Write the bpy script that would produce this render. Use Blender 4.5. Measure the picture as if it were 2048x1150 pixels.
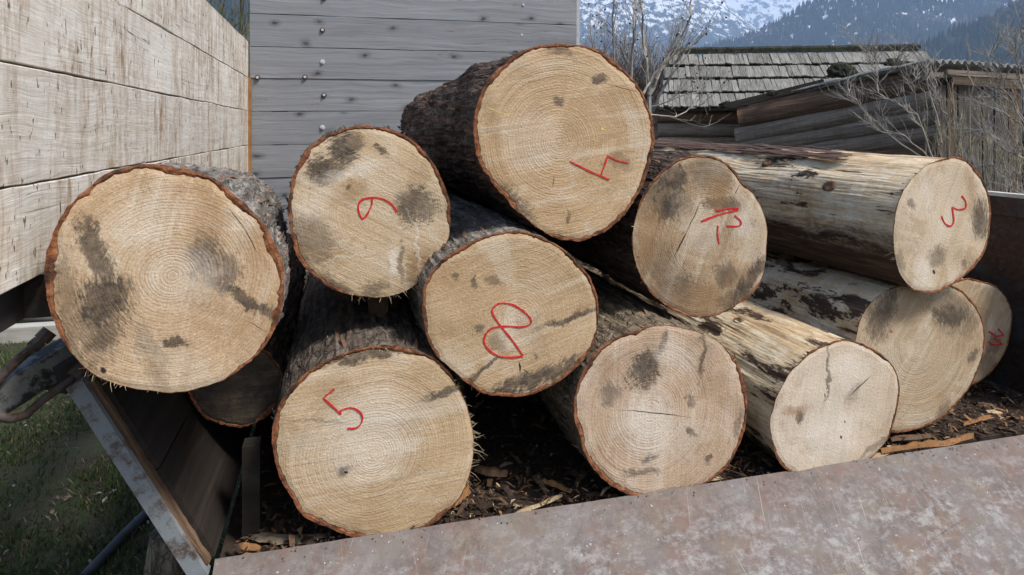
import bpy, bmesh, math, random
from mathutils import Vector, Matrix, noise as mnoise
R = math.radians
sc = bpy.context.scene
for o in list(bpy.data.objects): bpy.data.objects.remove(o)

# ------------------------------------------------------------ camera, sky, sun, exposure
F, HZ, H = 1250.0, 258.0, 1.55          # focal length and horizon row in photo pixels (2048 wide), eye height
cam_d = bpy.data.cameras.new('camera'); cam = bpy.data.objects.new('camera', cam_d)
sc.collection.objects.link(cam); sc.camera = cam
cam.location = (0, 0, H); cam.rotation_euler = (R(90), 0, 0)
cam_d.sensor_width = 36; cam_d.lens = 36*F/2048
cam_d.shift_y = -(575-HZ)/2048
cam_d.clip_start = .02; cam_d.clip_end = 30000
SUN_DIR = Vector((.64, -.38, 1.04)).normalized()   # towards the sun
world = bpy.data.worlds.new('World'); sc.world = world; world.use_nodes = True
wn = world.node_tree; bg = wn.nodes['Background']
sky = wn.nodes.new('ShaderNodeTexSky'); sky.sky_type = 'NISHITA'; sky.sun_disc = False
sky.sun_elevation = math.asin(SUN_DIR.z); sky.sun_rotation = math.atan2(SUN_DIR.x, SUN_DIR.y)
sky.air_density = 1.0; sky.dust_density = 3.0; sky.ozone_density = 1.0
wn.links.new(sky.outputs[0], bg.inputs[0]); bg.inputs[1].default_value = .095
sun_d = bpy.data.lights.new('sun', 'SUN'); sun = bpy.data.objects.new('sun', sun_d); sc.collection.objects.link(sun)
sun_d.energy = 3.3; sun_d.angle = R(12); sun_d.color = (1, .965, .92)
sun.rotation_euler = SUN_DIR.to_track_quat('Z', 'Y').to_euler()
vs = sc.view_settings; vs.view_transform = 'Standard'; vs.look = 'None'; vs.exposure = .80; vs.gamma = 1; vs.use_curve_mapping = False
sc.cycles.max_bounces = 6; sc.cycles.diffuse_bounces = 3; sc.cycles.volume_bounces = 1

# ------------------------------------------------------------ helpers
C = sc.collection
def P(px, py, Y): return Vector(((px-1024)*Y/F, Y, H-(py-HZ)*Y/F))
def ray(px, py): return Vector(((px-1024)/F, 1, -(py-HZ)/F))
CAM = Vector((0, 0, H))
def hit(px, py, p0, n):
    d = ray(px, py); return CAM + d*((p0-CAM).dot(n)/d.dot(n))
def tag(o, label=None, cat=None, group=None, kind=None):
    if label: o['label'] = label
    if cat: o['category'] = cat
    if group: o['group'] = group
    if kind: o['kind'] = kind
    return o
def empty(name, loc, label=None, cat=None, group=None):
    o = bpy.data.objects.new(name, None); o.empty_display_size = .05; C.objects.link(o)
    o.matrix_basis = Matrix.Translation(loc); return tag(o, label, cat, group)
WM = {}
def wm(o): return WM.get(o.name, o.matrix_basis)
def link(o, M=None, parent=None):
    C.objects.link(o); M = M or Matrix()
    if parent is not None:
        o.parent = parent; o.matrix_basis = wm(parent).inverted() @ M
    else: o.matrix_basis = M
    WM[o.name] = M.copy(); return o
class MB:
    def __init__(s): s.v=[]; s.f=[]; s.m=[]
    def add(s, vs, fs, mi=0):
        b=len(s.v); s.v += [tuple(v) for v in vs]; s.f += [tuple(i+b for i in f) for f in fs]; s.m += [mi]*len(fs)
    def box(s, lo, hi, mi=0):
        x0,y0,z0=lo; x1,y1,z1=hi
        s.add([(x0,y0,z0),(x1,y0,z0),(x1,y1,z0),(x0,y1,z0),(x0,y0,z1),(x1,y0,z1),(x1,y1,z1),(x0,y1,z1)],
              [(0,3,2,1),(4,5,6,7),(0,1,5,4),(1,2,6,5),(2,3,7,6),(3,0,4,7)], mi)
    def tube(s, pts, rads, n=6, mi=0, cap=True):
        pts=[Vector(p) for p in pts]; vs=[]; fs=[]
        ref=Vector((.31,.17,.93))
        for i,p in enumerate(pts):
            d=(pts[min(i+1,len(pts)-1)]-pts[max(i-1,0)])
            d = d.normalized() if d.length>1e-9 else Vector((0,0,1))
            a=d.cross(ref)
            if a.length<1e-3: a=d.cross(Vector((1,0,0)))
            a.normalize(); b=d.cross(a)
            for k in range(n):
                t=2*math.pi*k/n; vs.append(p+(a*math.cos(t)+b*math.sin(t))*rads[i])
        for i in range(len(pts)-1):
            for k in range(n):
                fs.append((i*n+k,i*n+(k+1)%n,(i+1)*n+(k+1)%n,(i+1)*n+k))
        if cap:
            fs.append(tuple(range(n-1,-1,-1))); fs.append(tuple(range((len(pts)-1)*n,len(pts)*n)))
        s.add(vs,fs,mi)
    def mesh(s, name, mats, smooth=False):
        if getattr(s,'weld',0):
            key={}; idx=[]; nv=[]
            for v in s.v:
                kk=tuple(round(c*20000) for c in v)
                if kk not in key: key[kk]=len(nv); nv.append(v)
                idx.append(key[kk])
            s.v=nv; s.f=[tuple(idx[i] for i in f) for f in s.f]
        me=bpy.data.meshes.new(name); me.from_pydata(s.v,[],s.f); me.update()
        for m in (mats if isinstance(mats,(list,tuple)) else [mats]): me.materials.append(m)
        if any(s.m): me.polygons.foreach_set('material_index', s.m)
        if smooth: me.polygons.foreach_set('use_smooth',[True]*len(s.f))
        return me
    def build(s, name, mats, parent=None, M=None, smooth=False):
        return link(bpy.data.objects.new(name, s.mesh(name,mats,smooth)), M, parent)
def frame(o, x, y, z):
    m=Matrix.Identity(4)
    for i,c in enumerate((x,y,z,o)):
        for r in range(3): m[r][i]=c[r]
    return m
def fbm(x,y,z,oct=3):
    a=0;amp=1;f=1
    for _ in range(oct):
        a+=amp*mnoise.noise((x*f,y*f,z*f)); amp*=.5; f*=2.1
    return a

# ------------------------------------------------------------ node helpers
class NT:
    def __init__(s, name, rough=.85):
        s.mat=bpy.data.materials.new(name); s.mat.use_nodes=True; s.t=s.mat.node_tree
        s.bsdf=s.t.nodes['Principled BSDF']; s.bsdf.inputs['Roughness'].default_value=rough
        s.bsdf.inputs['Specular IOR Level'].default_value=.25
    def n(s, ty, ins=(), **pr):
        nd=s.t.nodes.new(ty)
        for k,v in pr.items(): setattr(nd,k,v)
        for k,v in dict(ins).items():
            if isinstance(v, bpy.types.NodeSocket): s.t.links.new(v, nd.inputs[k])
            else: nd.inputs[k].default_value=v
        return nd
    def co(s): return s.n('ShaderNodeTexCoord').outputs['Object']
    def rnd(s): return s.n('ShaderNodeObjectInfo').outputs['Random']
    def math(s,op,a,b=0.,clamp=False): return s.n('ShaderNodeMath',{0:a,1:b},operation=op,use_clamp=clamp).outputs[0]
    def vm(s,op,a,b=(0,0,0)):
        return s.n('ShaderNodeVectorMath',{0:a,1:b},operation=op).outputs['Value' if op in('LENGTH','DOT_PRODUCT') else 'Vector']
    def mapping(s,v,loc=(0,0,0),rot=(0,0,0),scale=(1,1,1),ty='POINT'):
        return s.n('ShaderNodeMapping',{'Vector':v,'Location':loc,'Rotation':rot,'Scale':scale},vector_type=ty).outputs[0]
    def aniso(s,v,ang,sx,sy): return s.mapping(v,(0,0,0),(0,0,ang),(1/sx,1/sy,1),'TEXTURE')
    def noise(s,v,scale=5.,detail=3.,rough=.55,dist=0.,out='Fac'):
        return s.n('ShaderNodeTexNoise',{'Vector':v,'Scale':scale,'Detail':detail,'Roughness':rough,'Distortion':dist}).outputs[out]
    def mr(s,v,a,b,c=0.,d=1.,smooth=False):
        return s.n('ShaderNodeMapRange',{0:v,1:a,2:b,3:c,4:d},interpolation_type='SMOOTHSTEP' if smooth else 'LINEAR').outputs[0]
    def ramp(s,fac,stops):
        nd=s.n('ShaderNodeValToRGB',{0:fac}); cr=nd.color_ramp
        while len(cr.elements)<len(stops): cr.elements.new(.5)
        for e,(p,c) in zip(cr.elements,stops): e.position=p; e.color=(*c,1)
        return nd.outputs[0]
    def mix(s,fac,a,b,blend='MIX'):
        a=(*a,1) if isinstance(a,tuple) and len(a)==3 else a; b=(*b,1) if isinstance(b,tuple) and len(b)==3 else b
        return s.n('ShaderNodeMix',{0:fac,6:a,7:b},data_type='RGBA',blend_type=blend).outputs[2]
    def bump(s,h,strength=.5,dist=.005):
        s.t.links.new(s.n('ShaderNodeBump',{'Height':h,'Strength':strength,'Distance':dist}).outputs[0], s.bsdf.inputs['Normal'])
    def col(s,c):
        if isinstance(c,bpy.types.NodeSocket): s.t.links.new(c,s.bsdf.inputs['Base Color'])
        else: s.bsdf.inputs['Base Color'].default_value=(*c,1)
        return s
    def rough(s,v): s.t.links.new(v,s.bsdf.inputs['Roughness'])

def m_simple(name, c0, c1, scale=20., rough=.85, bump=.4, stretch=(1,1,1), dist=.003):
    k=NT(name,rough); v=k.mapping(k.co(),scale=stretch)
    f=k.noise(v,scale,5,.65); k.col(k.ramp(f,[(.3,c0),(.7,c1)]))
    k.bump(k.noise(v,scale*2,4,.6),bump,dist); return k.mat

def m_bark(name, dark, mid, light, lichen=.2, fl=(.3,.12,.05), flam=.15):
    k=NT(name,.95); co=k.co()
    v=k.mapping(co,scale=(36,36,3.2)); a=k.noise(v,1.,6,.68,.8)
    b=k.noise(k.mapping(co,scale=(60,60,26)),1.,4,.65)
    c=k.ramp(k.math('ADD',k.math('MULTIPLY',a,.7),k.math('MULTIPLY',b,.3)),[(.36,dark),(.5,mid),(.64,light)])
    g=k.mr(k.noise(k.mapping(co,scale=(7,7,5)),1.,4,.6),.55,.7)
    c=k.mix(k.math('MULTIPLY',g,lichen),c,k.mix(b,light,(.5,.47,.42)))
    h=k.mr(k.noise(k.mapping(co,(3,1,7),scale=(15,15,6)),1.,5,.7),.60,.68)
    c=k.mix(k.math('MULTIPLY',h,flam),c,fl)
    pl=k.n('ShaderNodeTexVoronoi',{'Vector':k.vm('ADD',k.mapping(co,scale=(30,30,15)),k.vm('MULTIPLY',k.n('ShaderNodeTexNoise',{'Vector':co,'Scale':40.,'Detail':3.}).outputs['Color'],(1.2,1.2,1.2))),'Scale':1.},feature='DISTANCE_TO_EDGE').outputs['Distance']
    c=k.mix(k.mr(pl,.0,.10,.55,0.),c,tuple(x*.6 for x in dark)); fz=k.noise(co,230.,4,.75); c=k.mix(k.mr(fz,.5,.75,0,.4),c,light); c=k.mix(k.mr(fz,.45,.3,0,.5),c,dark)
    k.col(c); k.bump(k.math('ADD',k.math('ADD',a,k.math('MULTIPLY',fz,.3)),k.math('ADD',k.math('MULTIPLY',b,.5),k.mr(pl,0,.15,0,.5))),.9,.012); return k.mat
M_BARK = {
 'grey': m_bark('bark_grey',(.03,.022,.017),(.12,.093,.072),(.29,.245,.205),.5,(.2,.085,.04),.5),
 'pale': m_bark('bark_pale',(.04,.032,.027),(.19,.165,.14),(.46,.425,.38),.7,(.22,.10,.045),.5),
 'dark': m_bark('bark_dark',(.017,.011,.008),(.075,.048,.035),(.2,.15,.12),.35,(.19,.075,.035),.6),
 'fibre': m_bark('bark_fibre',(.05,.036,.025),(.17,.13,.085),(.36,.29,.2),.4,(.45,.28,.12),.7)}
def m_rim():
    k=NT('bark_edge',.9); co=k.co(); a=k.noise(co,70.,4,.7); b=k.noise(co,14.,3,.6)
    c=k.ramp(a,[(.3,(.07,.026,.014)),(.52,(.25,.095,.042)),(.75,(.42,.2,.1))])
    k.col(k.mix(k.mr(b,.5,.68),c,(.035,.02,.014))); k.bump(a,.7,.006); return k.mat
M_RIM=m_rim()
def m_peeled(name, lowdark=-9., amt=.5):
    k=NT(name,.7); co=k.co()
    s1=k.noise(k.mapping(co,scale=(22,22,2.2)),1.,5,.6); s2=k.noise(k.mapping(co,scale=(90,90,7)),1.,4,.6)
    wave=k.noise(k.mapping(co,rot=(0,R(12),0),scale=(5,5,26)),1.,3,.5)
    c=k.ramp(s1,[(.28,(.44,.315,.18)),(.5,(.62,.49,.315)),(.72,(.74,.645,.48))])
    c=k.mix(k.mr(wave,.55,.75,0,.55),c,(.74,.68,.56))
    c=k.mix(k.mr(wave,.45,.25,0,.5),c,(.36,.2,.08)); bp_=k.noise(k.mapping(co,(2,6,4),scale=(9,9,5)),1.,6,.7,.5); c=k.mix(k.mr(bp_,.52,.6,0,.55),c,(.40,.235,.10)); c=k.mix(k.mr(bp_,.44,.37,0,.5),c,(.74,.66,.52))
    patch=k.noise(k.mapping(co,(5,2,1),scale=(11,11,3.4)),1.,6,.72,.4)
    nf=k.noise(k.mapping(co,scale=(170,170,60)),1.,4,.7); patch=k.math('ADD',patch,k.math('MULTIPLY',k.math('SUBTRACT',nf,.5),.16)); c=k.mix(k.mr(nf,.5,.3,0,.5),c,(.27,.17,.08)); c=k.mix(k.mr(nf,.55,.75,0,.4),c,(.76,.68,.54))
    m1=k.mr(patch,.62-.12*amt,.655-.12*amt)
    streak=k.math('ADD',k.noise(k.mapping(co,(1,8,3),scale=(42,42,3.5)),1.,5,.7,.3),k.math('MULTIPLY',k.math('SUBTRACT',nf,.5),.12)); m2=k.mr(streak,.645,.675,0,.95)
    y=k.n('ShaderNodeSeparateXYZ',{0:co}).outputs[1]
    low=k.mr(k.math('ADD',y,k.math('MULTIPLY',k.math('SUBTRACT',patch,.5),.22)),lowdark+.02,lowdark-.03)  # dark ramp takes over towards the underside of the log
    m=k.math('MAXIMUM',k.math('MAXIMUM',m1,m2),low)
    bark=k.ramp(s2,[(.3,(.018,.012,.01)),(.55,(.07,.042,.028)),(.75,(.17,.11,.075))])
    k.col(k.mix(m,c,bark)); k.bump(k.math('ADD',k.math('MULTIPLY',m,.8),s2),.6,.008); return k.mat

# ------------------------------------------------------------ trailer frame (axis, lateral, lip)
Y0=1.2; T0=P(430,1118,Y0)
dA=Vector((-.278,1,0)).normalized(); dB=Vector((dA.y,-dA.x,0)); dL=Vector((1,.25,0)).normalized(); UP=Vector((0,0,1))
def T(s,t,h): return T0+dB*s+dA*t+UP*h
def ylip(px):
    k=(px-1024)/F; return (Y0-.25*T0.x)/(1-.25*k)
FLOOR=-.03

# ------------------------------------------------------------ cut-end wood material
def m_end(name, pith, stains, base=(.60,.455,.29), tan=(.50,.33,.16), dirt=.25, ring=.5, streak=0., seed=0., spacing=.0052):
    base=tuple(x*y for x,y in zip(base,(1.03,.995,.985))); tan=tuple(x*y for x,y in zip(tan,(1.03,.99,.98)))
    k=NT(name,.8); co=k.co()
    flat=k.vm('MULTIPLY',co,(1,1,0))
    so=k.vm('ADD',flat,(seed*3.1,seed*1.7,seed))
    n_low=k.noise(so,4.5,3,.55); n_mid=k.noise(so,16.,4,.6); n_fine=k.noise(so,170.,4,.7); n_gr=k.noise(so,420.,2,.6)
    dist=k.vm('SUBTRACT',flat,(pith[0],pith[1],0)); r=k.vm('LENGTH',dist)
    r2=k.math('ADD',r,k.math('MULTIPLY',k.math('SUBTRACT',n_low,.5),.022))
    r2=k.math('ADD',r2,k.math('MULTIPLY',k.math('SUBTRACT',n_mid,.5),.004))
    lw=k.n('ShaderNodeTexNoise',{'W':k.math('MULTIPLY',r2,38.),'Scale':1.,'Detail':2.},noise_dimensions='1D').outputs['Fac']
    r2=k.math('ADD',r2,k.math('MULTIPLY',lw,spacing*2.6))
    sn=k.math('SINE',k.math('MULTIPLY',r2,2*math.pi/spacing))
    rn=k.n('ShaderNodeTexNoise',{'W':k.math('MULTIPLY',r2,90.),'Scale':1.,'Detail':2.},noise_dimensions='1D').outputs['Fac']
    rings=k.math('ADD',k.math('MULTIPLY',k.mr(sn,-.1,1.),.55),k.math('MULTIPLY',k.mr(rn,.42,.66),.5))
    vis=k.mr(k.noise(so,6.,3,.55),.34,.60,.35,1.25)
    rm=k.math('MULTIPLY',k.math('MULTIPLY',rings,vis),ring*.85)
    c=k.mix(k.mr(n_low,.38,.72,0,.75),base,tan)
    c=k.mix(k.mr(n_mid,.5,.8,0,.35),c,tuple(min(1,x*1.25) for x in base))
    c=k.mix(rm,c,tuple(x*y for x,y in zip(base,(.52,.41,.30))))
    pt=k.noise(so,6.5,6,.62,.6); c=k.mix(k.mr(pt,.53,.585,0,.5),c,tuple(x*.8 for x in tan)); c=k.mix(k.mr(pt,.45,.40,0,.4),c,(.68,.59,.46))
    # chain-saw sweep: parallel bands of slightly paler and darker fibre
    sb=k.noise(k.aniso(so,streak,2.6,20),1.,5,.65)
    c=k.mix(k.mr(sb,.52,.68,0,.5),c,(.72,.63,.50))
    c=k.mix(k.mr(sb,.47,.30,0,.45),c,(.42,.285,.155))
    sl_=k.noise(k.aniso(so,streak,1.6,110),1.,4,.65); c=k.mix(k.mr(sl_,.57,.68,0,.22),c,(.74,.65,.52)); c=k.mix(k.mr(sl_,.43,.32,0,.24),c,tuple(x*.55 for x in tan))
    # raised pale fibres and pores
    c=k.mix(k.mr(n_fine,.56,.72,0,.5),c,(.74,.65,.50))
    c=k.mix(k.mr(n_fine,.42,.28,0,.45),c,(.30,.20,.11))
    c=k.mix(k.mr(n_gr,.35,.65,.0,.22),c,(.25,.17,.09))
    # grime in specks
    sp=k.math('MULTIPLY',k.mr(k.noise(so,48.,5,.75),.60,.70),k.mr(n_low,.42,.6))
    c=k.mix(k.math('MULTIPLY',sp,dirt*2.2,True),c,(.075,.055,.04))
    warp=k.math('MULTIPLY',k.math('SUBTRACT',k.noise(so,22.,5,.7),.5),1.0)
    wc=k.n('ShaderNodeTexNoise',{'Vector':so,'Scale':13.,'Detail':5.,'Roughness':.65}).outputs['Color']
    flw=k.vm('ADD',flat,k.vm('MULTIPLY',k.vm('SUBTRACT',wc,(.5,.5,.5)),(.075,.075,0)))
    crk=k.vm('ADD',flat,k.vm('MULTIPLY',k.vm('SUBTRACT',wc,(.5,.5,.5)),(.012,.012,0)))
    gs=k.noise(k.aniso(so,streak+.6,55,150),1.,6,.8)
    grn=k.math('ADD',k.math('MULTIPLY',k.math('SUBTRACT',gs,.5),3.4),k.math('MULTIPLY',k.math('SUBTRACT',rings,.5),.45))
    kinds={'d':((.048,.039,.032),.96),'b':((.30,.17,.075),.8),'l':((.75,.69,.60),.7),'c':((.022,.016,.012),1.),'o':((.23,.075,.03),1.),'y':((.7,.58,.12),1.)}
    speck=k.math('MULTIPLY',k.mr(n_fine,.34,.56,.45,1.),k.mr(k.noise(so,55.,4,.7),.36,.56,.45,1.))
    for kind,(colr,top) in kinds.items():
        acc=None; halo=None
        for (a,b,w,st,kd) in stains:
            if kd!=kind: continue
            mid=(a+b)/2; d=b-a; L=max(d.length/2,w)
            v=k.mapping(flw if kind in 'dbl' else crk,(mid.x,mid.y,0),(0,0,math.atan2(d.y,d.x)),(L*1.08,w*(1.15 if kind in 'dbl' else .62),1),'TEXTURE'); e=k.vm('LENGTH',v)
            if kind=='d':
                mk=k.mr(k.math('ADD',e,grn),1.28,.78,0,st); hl=k.mr(k.math('ADD',e,k.math('MULTIPLY',grn,.35)),1.6,.4,0,.46*st,True); halo=hl if halo is None else k.math('MAXIMUM',halo,hl)
            elif kind in 'bl': mk=k.mr(k.math('ADD',e,k.math('MULTIPLY',grn,.7)),1.2,.3,0,st,True)
            else: mk=k.mr(e,1.1,.55,0,st)
            acc=mk if acc is None else k.math('MAXIMUM',acc,mk)
        if acc is not None:
            if kind=='d': acc=k.math('MULTIPLY',acc,k.math('MULTIPLY',k.mr(speck,0,1,.62,1.),k.mr(k.noise(so,26.,4,.65),.32,.54,.6,1.))); c=k.mix(halo,c,(.24,.165,.10))
            c=k.mix(k.math('MULTIPLY',acc,top,True),c,colr)
    k.col(c)
    hgt=k.math('ADD',k.math('MULTIPLY',n_fine,.8),k.math('ADD',k.math('MULTIPLY',rm,-.35),k.math('ADD',k.math('MULTIPLY',sb,.7),k.math('MULTIPLY',sl_,.6))))
    k.bump(hgt,.6,.004); return k.mat

k=NT('red_wax_crayon',.7); co=k.co(); f=k.noise(co,260.,4,.7); c=k.ramp(f,[(.3,(.40,.012,.012)),(.6,(.60,.03,.027))]); k.col(k.mix(k.mr(f,.60,.66,0,.7),c,(.56,.36,.23))); M_RED=k.mat
M_FLK=m_simple('inner_bark_flake',(.11,.05,.026),(.25,.15,.09),60,.9,.4)
M_SPLINT=m_simple('pale_splinters',(.45,.33,.18),(.70,.58,.40),60,.8,.2)
M_DKSPLINT=m_simple('dark_splinters',(.06,.035,.02),(.2,.12,.06),60,.9,.2)

# ------------------------------------------------------------ logs
NA=200
LOGS={}
def make_log(key, label, outline, k, tfar, rfar, bark='grey', rim=.011, far=None, pith=None, stains=(), strokes=(), peeled=None,
             group=None, fray=(), bare=(), seed=1, bulge=.010, end={}, cap_tilt=(0,0)):
    rng=random.Random(seed*77)
    xs=[p[0] for p in outline]; ys=[p[1] for p in outline]
    cx=(min(xs)+max(xs))/2; cy=(min(ys)+max(ys))/2
    Yn=ylip(cx)*k; c0=P(cx,cy,Yn)
    sN=(c0-T0).dot(dB); tN=(c0-T0).dot(dA); hN=c0.z-T0.z
    c1=P(*far) if far else T(sN,tfar,max(hN-(.0),rfar+FLOOR))
    ax=(c1-c0).normalized(); L=(c1-c0).length
    n=-ax; e1=UP.cross(n).normalized(); e2=n.cross(e1)
    fn=(n+e1*cap_tilt[0]+e2*cap_tilt[1]).normalized()
    M=frame(c0,e1,e2,n); Mi=M.inverted()
    def loc(px,py):
        q=Mi@hit(px,py,c0,n); return Vector((q.x,q.y))
    # outer outline as radius over angle
    pol=sorted(((math.atan2(q.y,q.x),q.length) for q in (loc(*p) for p in outline)))
    def rad(th):
        th=(th+math.pi)%(2*math.pi)-math.pi
        ext=[(pol[-1][0]-2*math.pi,pol[-1][1])]+pol+[(pol[0][0]+2*math.pi,pol[0][1])]
        for (a,ra),(b,rb) in zip(ext,ext[1:]):
            if a<=th<=b:
                u=(th-a)/(b-a+1e-9); u=u*u*(3-2*u)*.5+u*.5; return ra+(rb-ra)*u
        return pol[0][1]
    ths=[2*math.pi*i/NA for i in range(NA)]
    ro=[rad(t) for t in ths]
    for _ in range(2): ro=[(ro[i-1]+2*ro[i]+ro[(i+1)%NA])/4 for i in range(NA)]
    ro=[r+.002*fbm(math.cos(t)*4,math.sin(t)*4,seed,4) for r,t in zip(ro,ths)]
    barklocs=[(loc(x,y),w) for x,y,w in [(b[0],b[1],b[2]*Yn/F) for b in bare]]
    def bt(i):
        t=ths[i]; q=Vector((math.cos(t),math.sin(t)))*ro[i]
        g=1.
        for p,w in barklocs: g=min(g,max(0.,min(1.,((q-p).length-w)/(w*.4))))
        return (rim*max(.15,.85+.75*fbm(math.cos(t)*2.2,math.sin(t)*2.2,seed+5)+.3*fbm(math.cos(t)*11,math.sin(t)*11,seed+9)+.3*fbm(math.cos(t)*30,math.sin(t)*30,seed+3)))*g+.0006
    ri=[ro[i]-bt(i) for i in range(NA)]
    root=empty('log', c0-e2*min(ro), label, 'log', group)
    def zrel(x,y): return .0025*fbm(x*9,y*9,seed+2,2)+x*-cap_tilt[0]+y*-cap_tilt[1]
    # wood: cut face, side, far end
    wb=MB(); wb.weld=1; fr=[0,.12,.25,.4,.55,.7,.85,.95,1.]
    vs_=[(0,0,zrel(0,0))]; fs_=[]
    for f in fr[1:]:
        for i,t in enumerate(ths):
            x=math.cos(t)*ri[i]*f; y=math.sin(t)*ri[i]*f; vs_.append((x,y,zrel(x,y)-(.0015 if f==1. else 0)))
    for i in range(NA): fs_.append((0,1+i,1+(i+1)%NA))
    for j in range(len(fr)-2):
        for i in range(NA):
            a=1+j*NA; fs_.append((a+i,a+NA+i,a+NA+(i+1)%NA,a+(i+1)%NA))
    wb.add(vs_,fs_,0)
    MS=56
    def section(base, w, z, amp, core):
        row=[]
        for i,t in enumerate(ths):
            u=min(1.,w*1.15); u=u*u*(3-2*u)
            r=base[i]+(rfar*(1-.06*core)-base[i])*u
            ct,st=math.cos(t),math.sin(t)
            r+=bulge*fbm(ct*1.6+seed,st*1.6,z*4.)*min(1,w*6)
            if amp: r+=amp*(.6-1.5*abs(fbm(ct*9+z*1.5,st*9,z*1.9+seed*9,3))+.5*fbm(ct*24,st*24,z*7+seed,2)+.7*fbm(ct*3,st*3,z*5+seed,2))*((.35 if not core else 0)+(.65 if not core else 1)*min(1,w*14))
            row.append((ct*r,st*r,z+(zrel(ct*r,st*r)-.0015 if w==0 else 0)))
        return row
    secs=[(j/MS)**1.35 for j in range(MS+1)]
    if peeled:
        vv=[];ff=[]
        for w in secs: vv+=section(ri,w,-w*L,.0022,1)
        for j in range(MS):
            for i in range(NA): ff.append((j*NA+i,(j+1)*NA+i,(j+1)*NA+(i+1)%NA,j*NA+(i+1)%NA))
        wb.add(vv,ff,1)
    rf=[(math.cos(t)*rfar*.95,math.sin(t)*rfar*.95,-L) for t in ths]
    fe=MB(); fe.add(rf,[tuple(range(NA-1,-1,-1))],0); fe.build('far_end',M_SPLINT,root,M)
    me_st=[]
    for s_ in stains:
        x1,y1,x2,y2,w,st,kd=s_; me_st.append((loc(x1,y1),loc(x2,y2),w*Yn/F,st,kd))
    pv=loc(*(pith or (cx,cy)))
    wood=wb.build('wood',[m_end('cut_end_'+key,pv,me_st,seed=seed,**end),peeled or M_SPLINT],root,M)
    # bark shell: cut edge ring and rough outer side
    bb=MB(); bb.weld=1; v0=[(math.cos(t)*ri[i],math.sin(t)*ri[i],zrel(math.cos(t)*ri[i],math.sin(t)*ri[i])-.003) for i,t in enumerate(ths)]
    mid=[]
    for i,t in enumerate(ths):
        r=ri[i]*.5+ro[i]*.5; mid.append((math.cos(t)*r,math.sin(t)*r,zrel(math.cos(t)*r,math.sin(t)*r)-.001+.0015*mnoise.noise((t*9,seed,0))))
    def outer(w,z): return section(ro,w,z,({'pale':.0045,'grey':.0055,'dark':.0085,'fibre':.006}[bark]) if not peeled else .003,0)
    o0=outer(0,0)
    bb.add(v0+mid+o0,[(a*NA+i,(a+1)*NA+i,(a+1)*NA+(i+1)%NA,a*NA+(i+1)%NA) for a in range(2) for i in range(NA)],0)
    vv=[];ff=[]
    if not peeled:
        for j,w in enumerate(secs): vv+= o0 if j==0 else outer(w,-w*L)
        for j in range(MS):
            for i in range(NA): ff.append((j*NA+i,(j+1)*NA+i,(j+1)*NA+(i+1)%NA,j*NA+(i+1)%NA))
    else:
        vv+=o0+[(x*.965,y*.965,-.012-.01*abs(mnoise.noise((i*.3,seed,1)))) for i,(x,y,z) in enumerate(o0)]
        ff=[(i,NA+i,NA+(i+1)%NA,(i+1)%NA) for i in range(NA)]
    bb.add(vv,ff,1)
    bo=bb.build('bark',[M_RIM,M_BARK[bark]],root,M,smooth=False)
    # loose bark flakes on the side
    if not peeled:
        fb=MB()
        for _ in range(650):
            t=rng.uniform(0,2*math.pi); w=rng.random()**1.3; i=int(t/(2*math.pi)*NA)%NA
            u=min(1.,w*1.15); u=u*u*(3-2*u); r=ro[i]+(rfar-ro[i])*u+.002
            l=rng.uniform(.02,.11 if bark in('pale','fibre') else .07); wd=rng.uniform(.0015,.006); z=-w*L-.012
            ct,st=math.cos(t),math.sin(t); tg=Vector((-st,ct,0)); nr=Vector((ct,st,0)); axz=Vector((0,0,1))
            dz=(axz+tg*rng.uniform(-.25,.25)).normalized(); p=nr*r+axz*z; lift=rng.uniform(.001,.009)
            sd=dz.cross(nr).normalized()
            fb.add([p+sd*wd-nr*.004,p-sd*wd-nr*.004,p-sd*wd*.7-dz*l*.5+nr*lift*.6,p+sd*wd*.8-dz*l*.5+nr*lift*.5,p-sd*wd*.3-dz*l+nr*lift,p+sd*wd*.2-dz*l+nr*lift*1.1],[(0,1,2,3),(3,2,4,5)],1 if rng.random()<.14 else 0)
        fo=fb.build('bark_flakes',[M_BARK[bark],M_FLK],root,M); fo['kind']='stuff'
    # torn fibres along the cut edge
    if fray:
        fb=MB()
        for (x1,y1,x2,y2,num,ln,mi) in fray:
            for _ in range(num*2//3):
                u=rng.random(); q=loc(x1+(x2-x1)*u,y1+(y2-y1)*u); t=math.atan2(q.y,q.x); i=int((t%(2*math.pi))/(2*math.pi)*NA)%NA
                r=ri[i]-.002; d=Vector((math.cos(t),math.sin(t),0)); l=ln*Yn/F*(.12+.9*rng.random()**3); tw=rng.uniform(-.8,.8)
                tg=Vector((-d.y,d.x,0)); dn=(d+tg*tw+Vector((0,0,rng.uniform(-.5,.5)))).normalized()
                p=d*r+Vector((0,0,zrel(d.x*r,d.y*r)-rng.uniform(0,.008))); bend=tg*rng.uniform(-.4,.4)*l+Vector((0,-.2*l,0))
                w=rng.uniform(.0004,.0009)
                fb.tube([p,p+dn*l*.5,p+dn*l+bend*.5],[w,w*.8,w*.3],3,mi,False)
        fb.build('torn_fibres',[M_SPLINT,M_DKSPLINT],root,M)['kind']='stuff'
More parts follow.
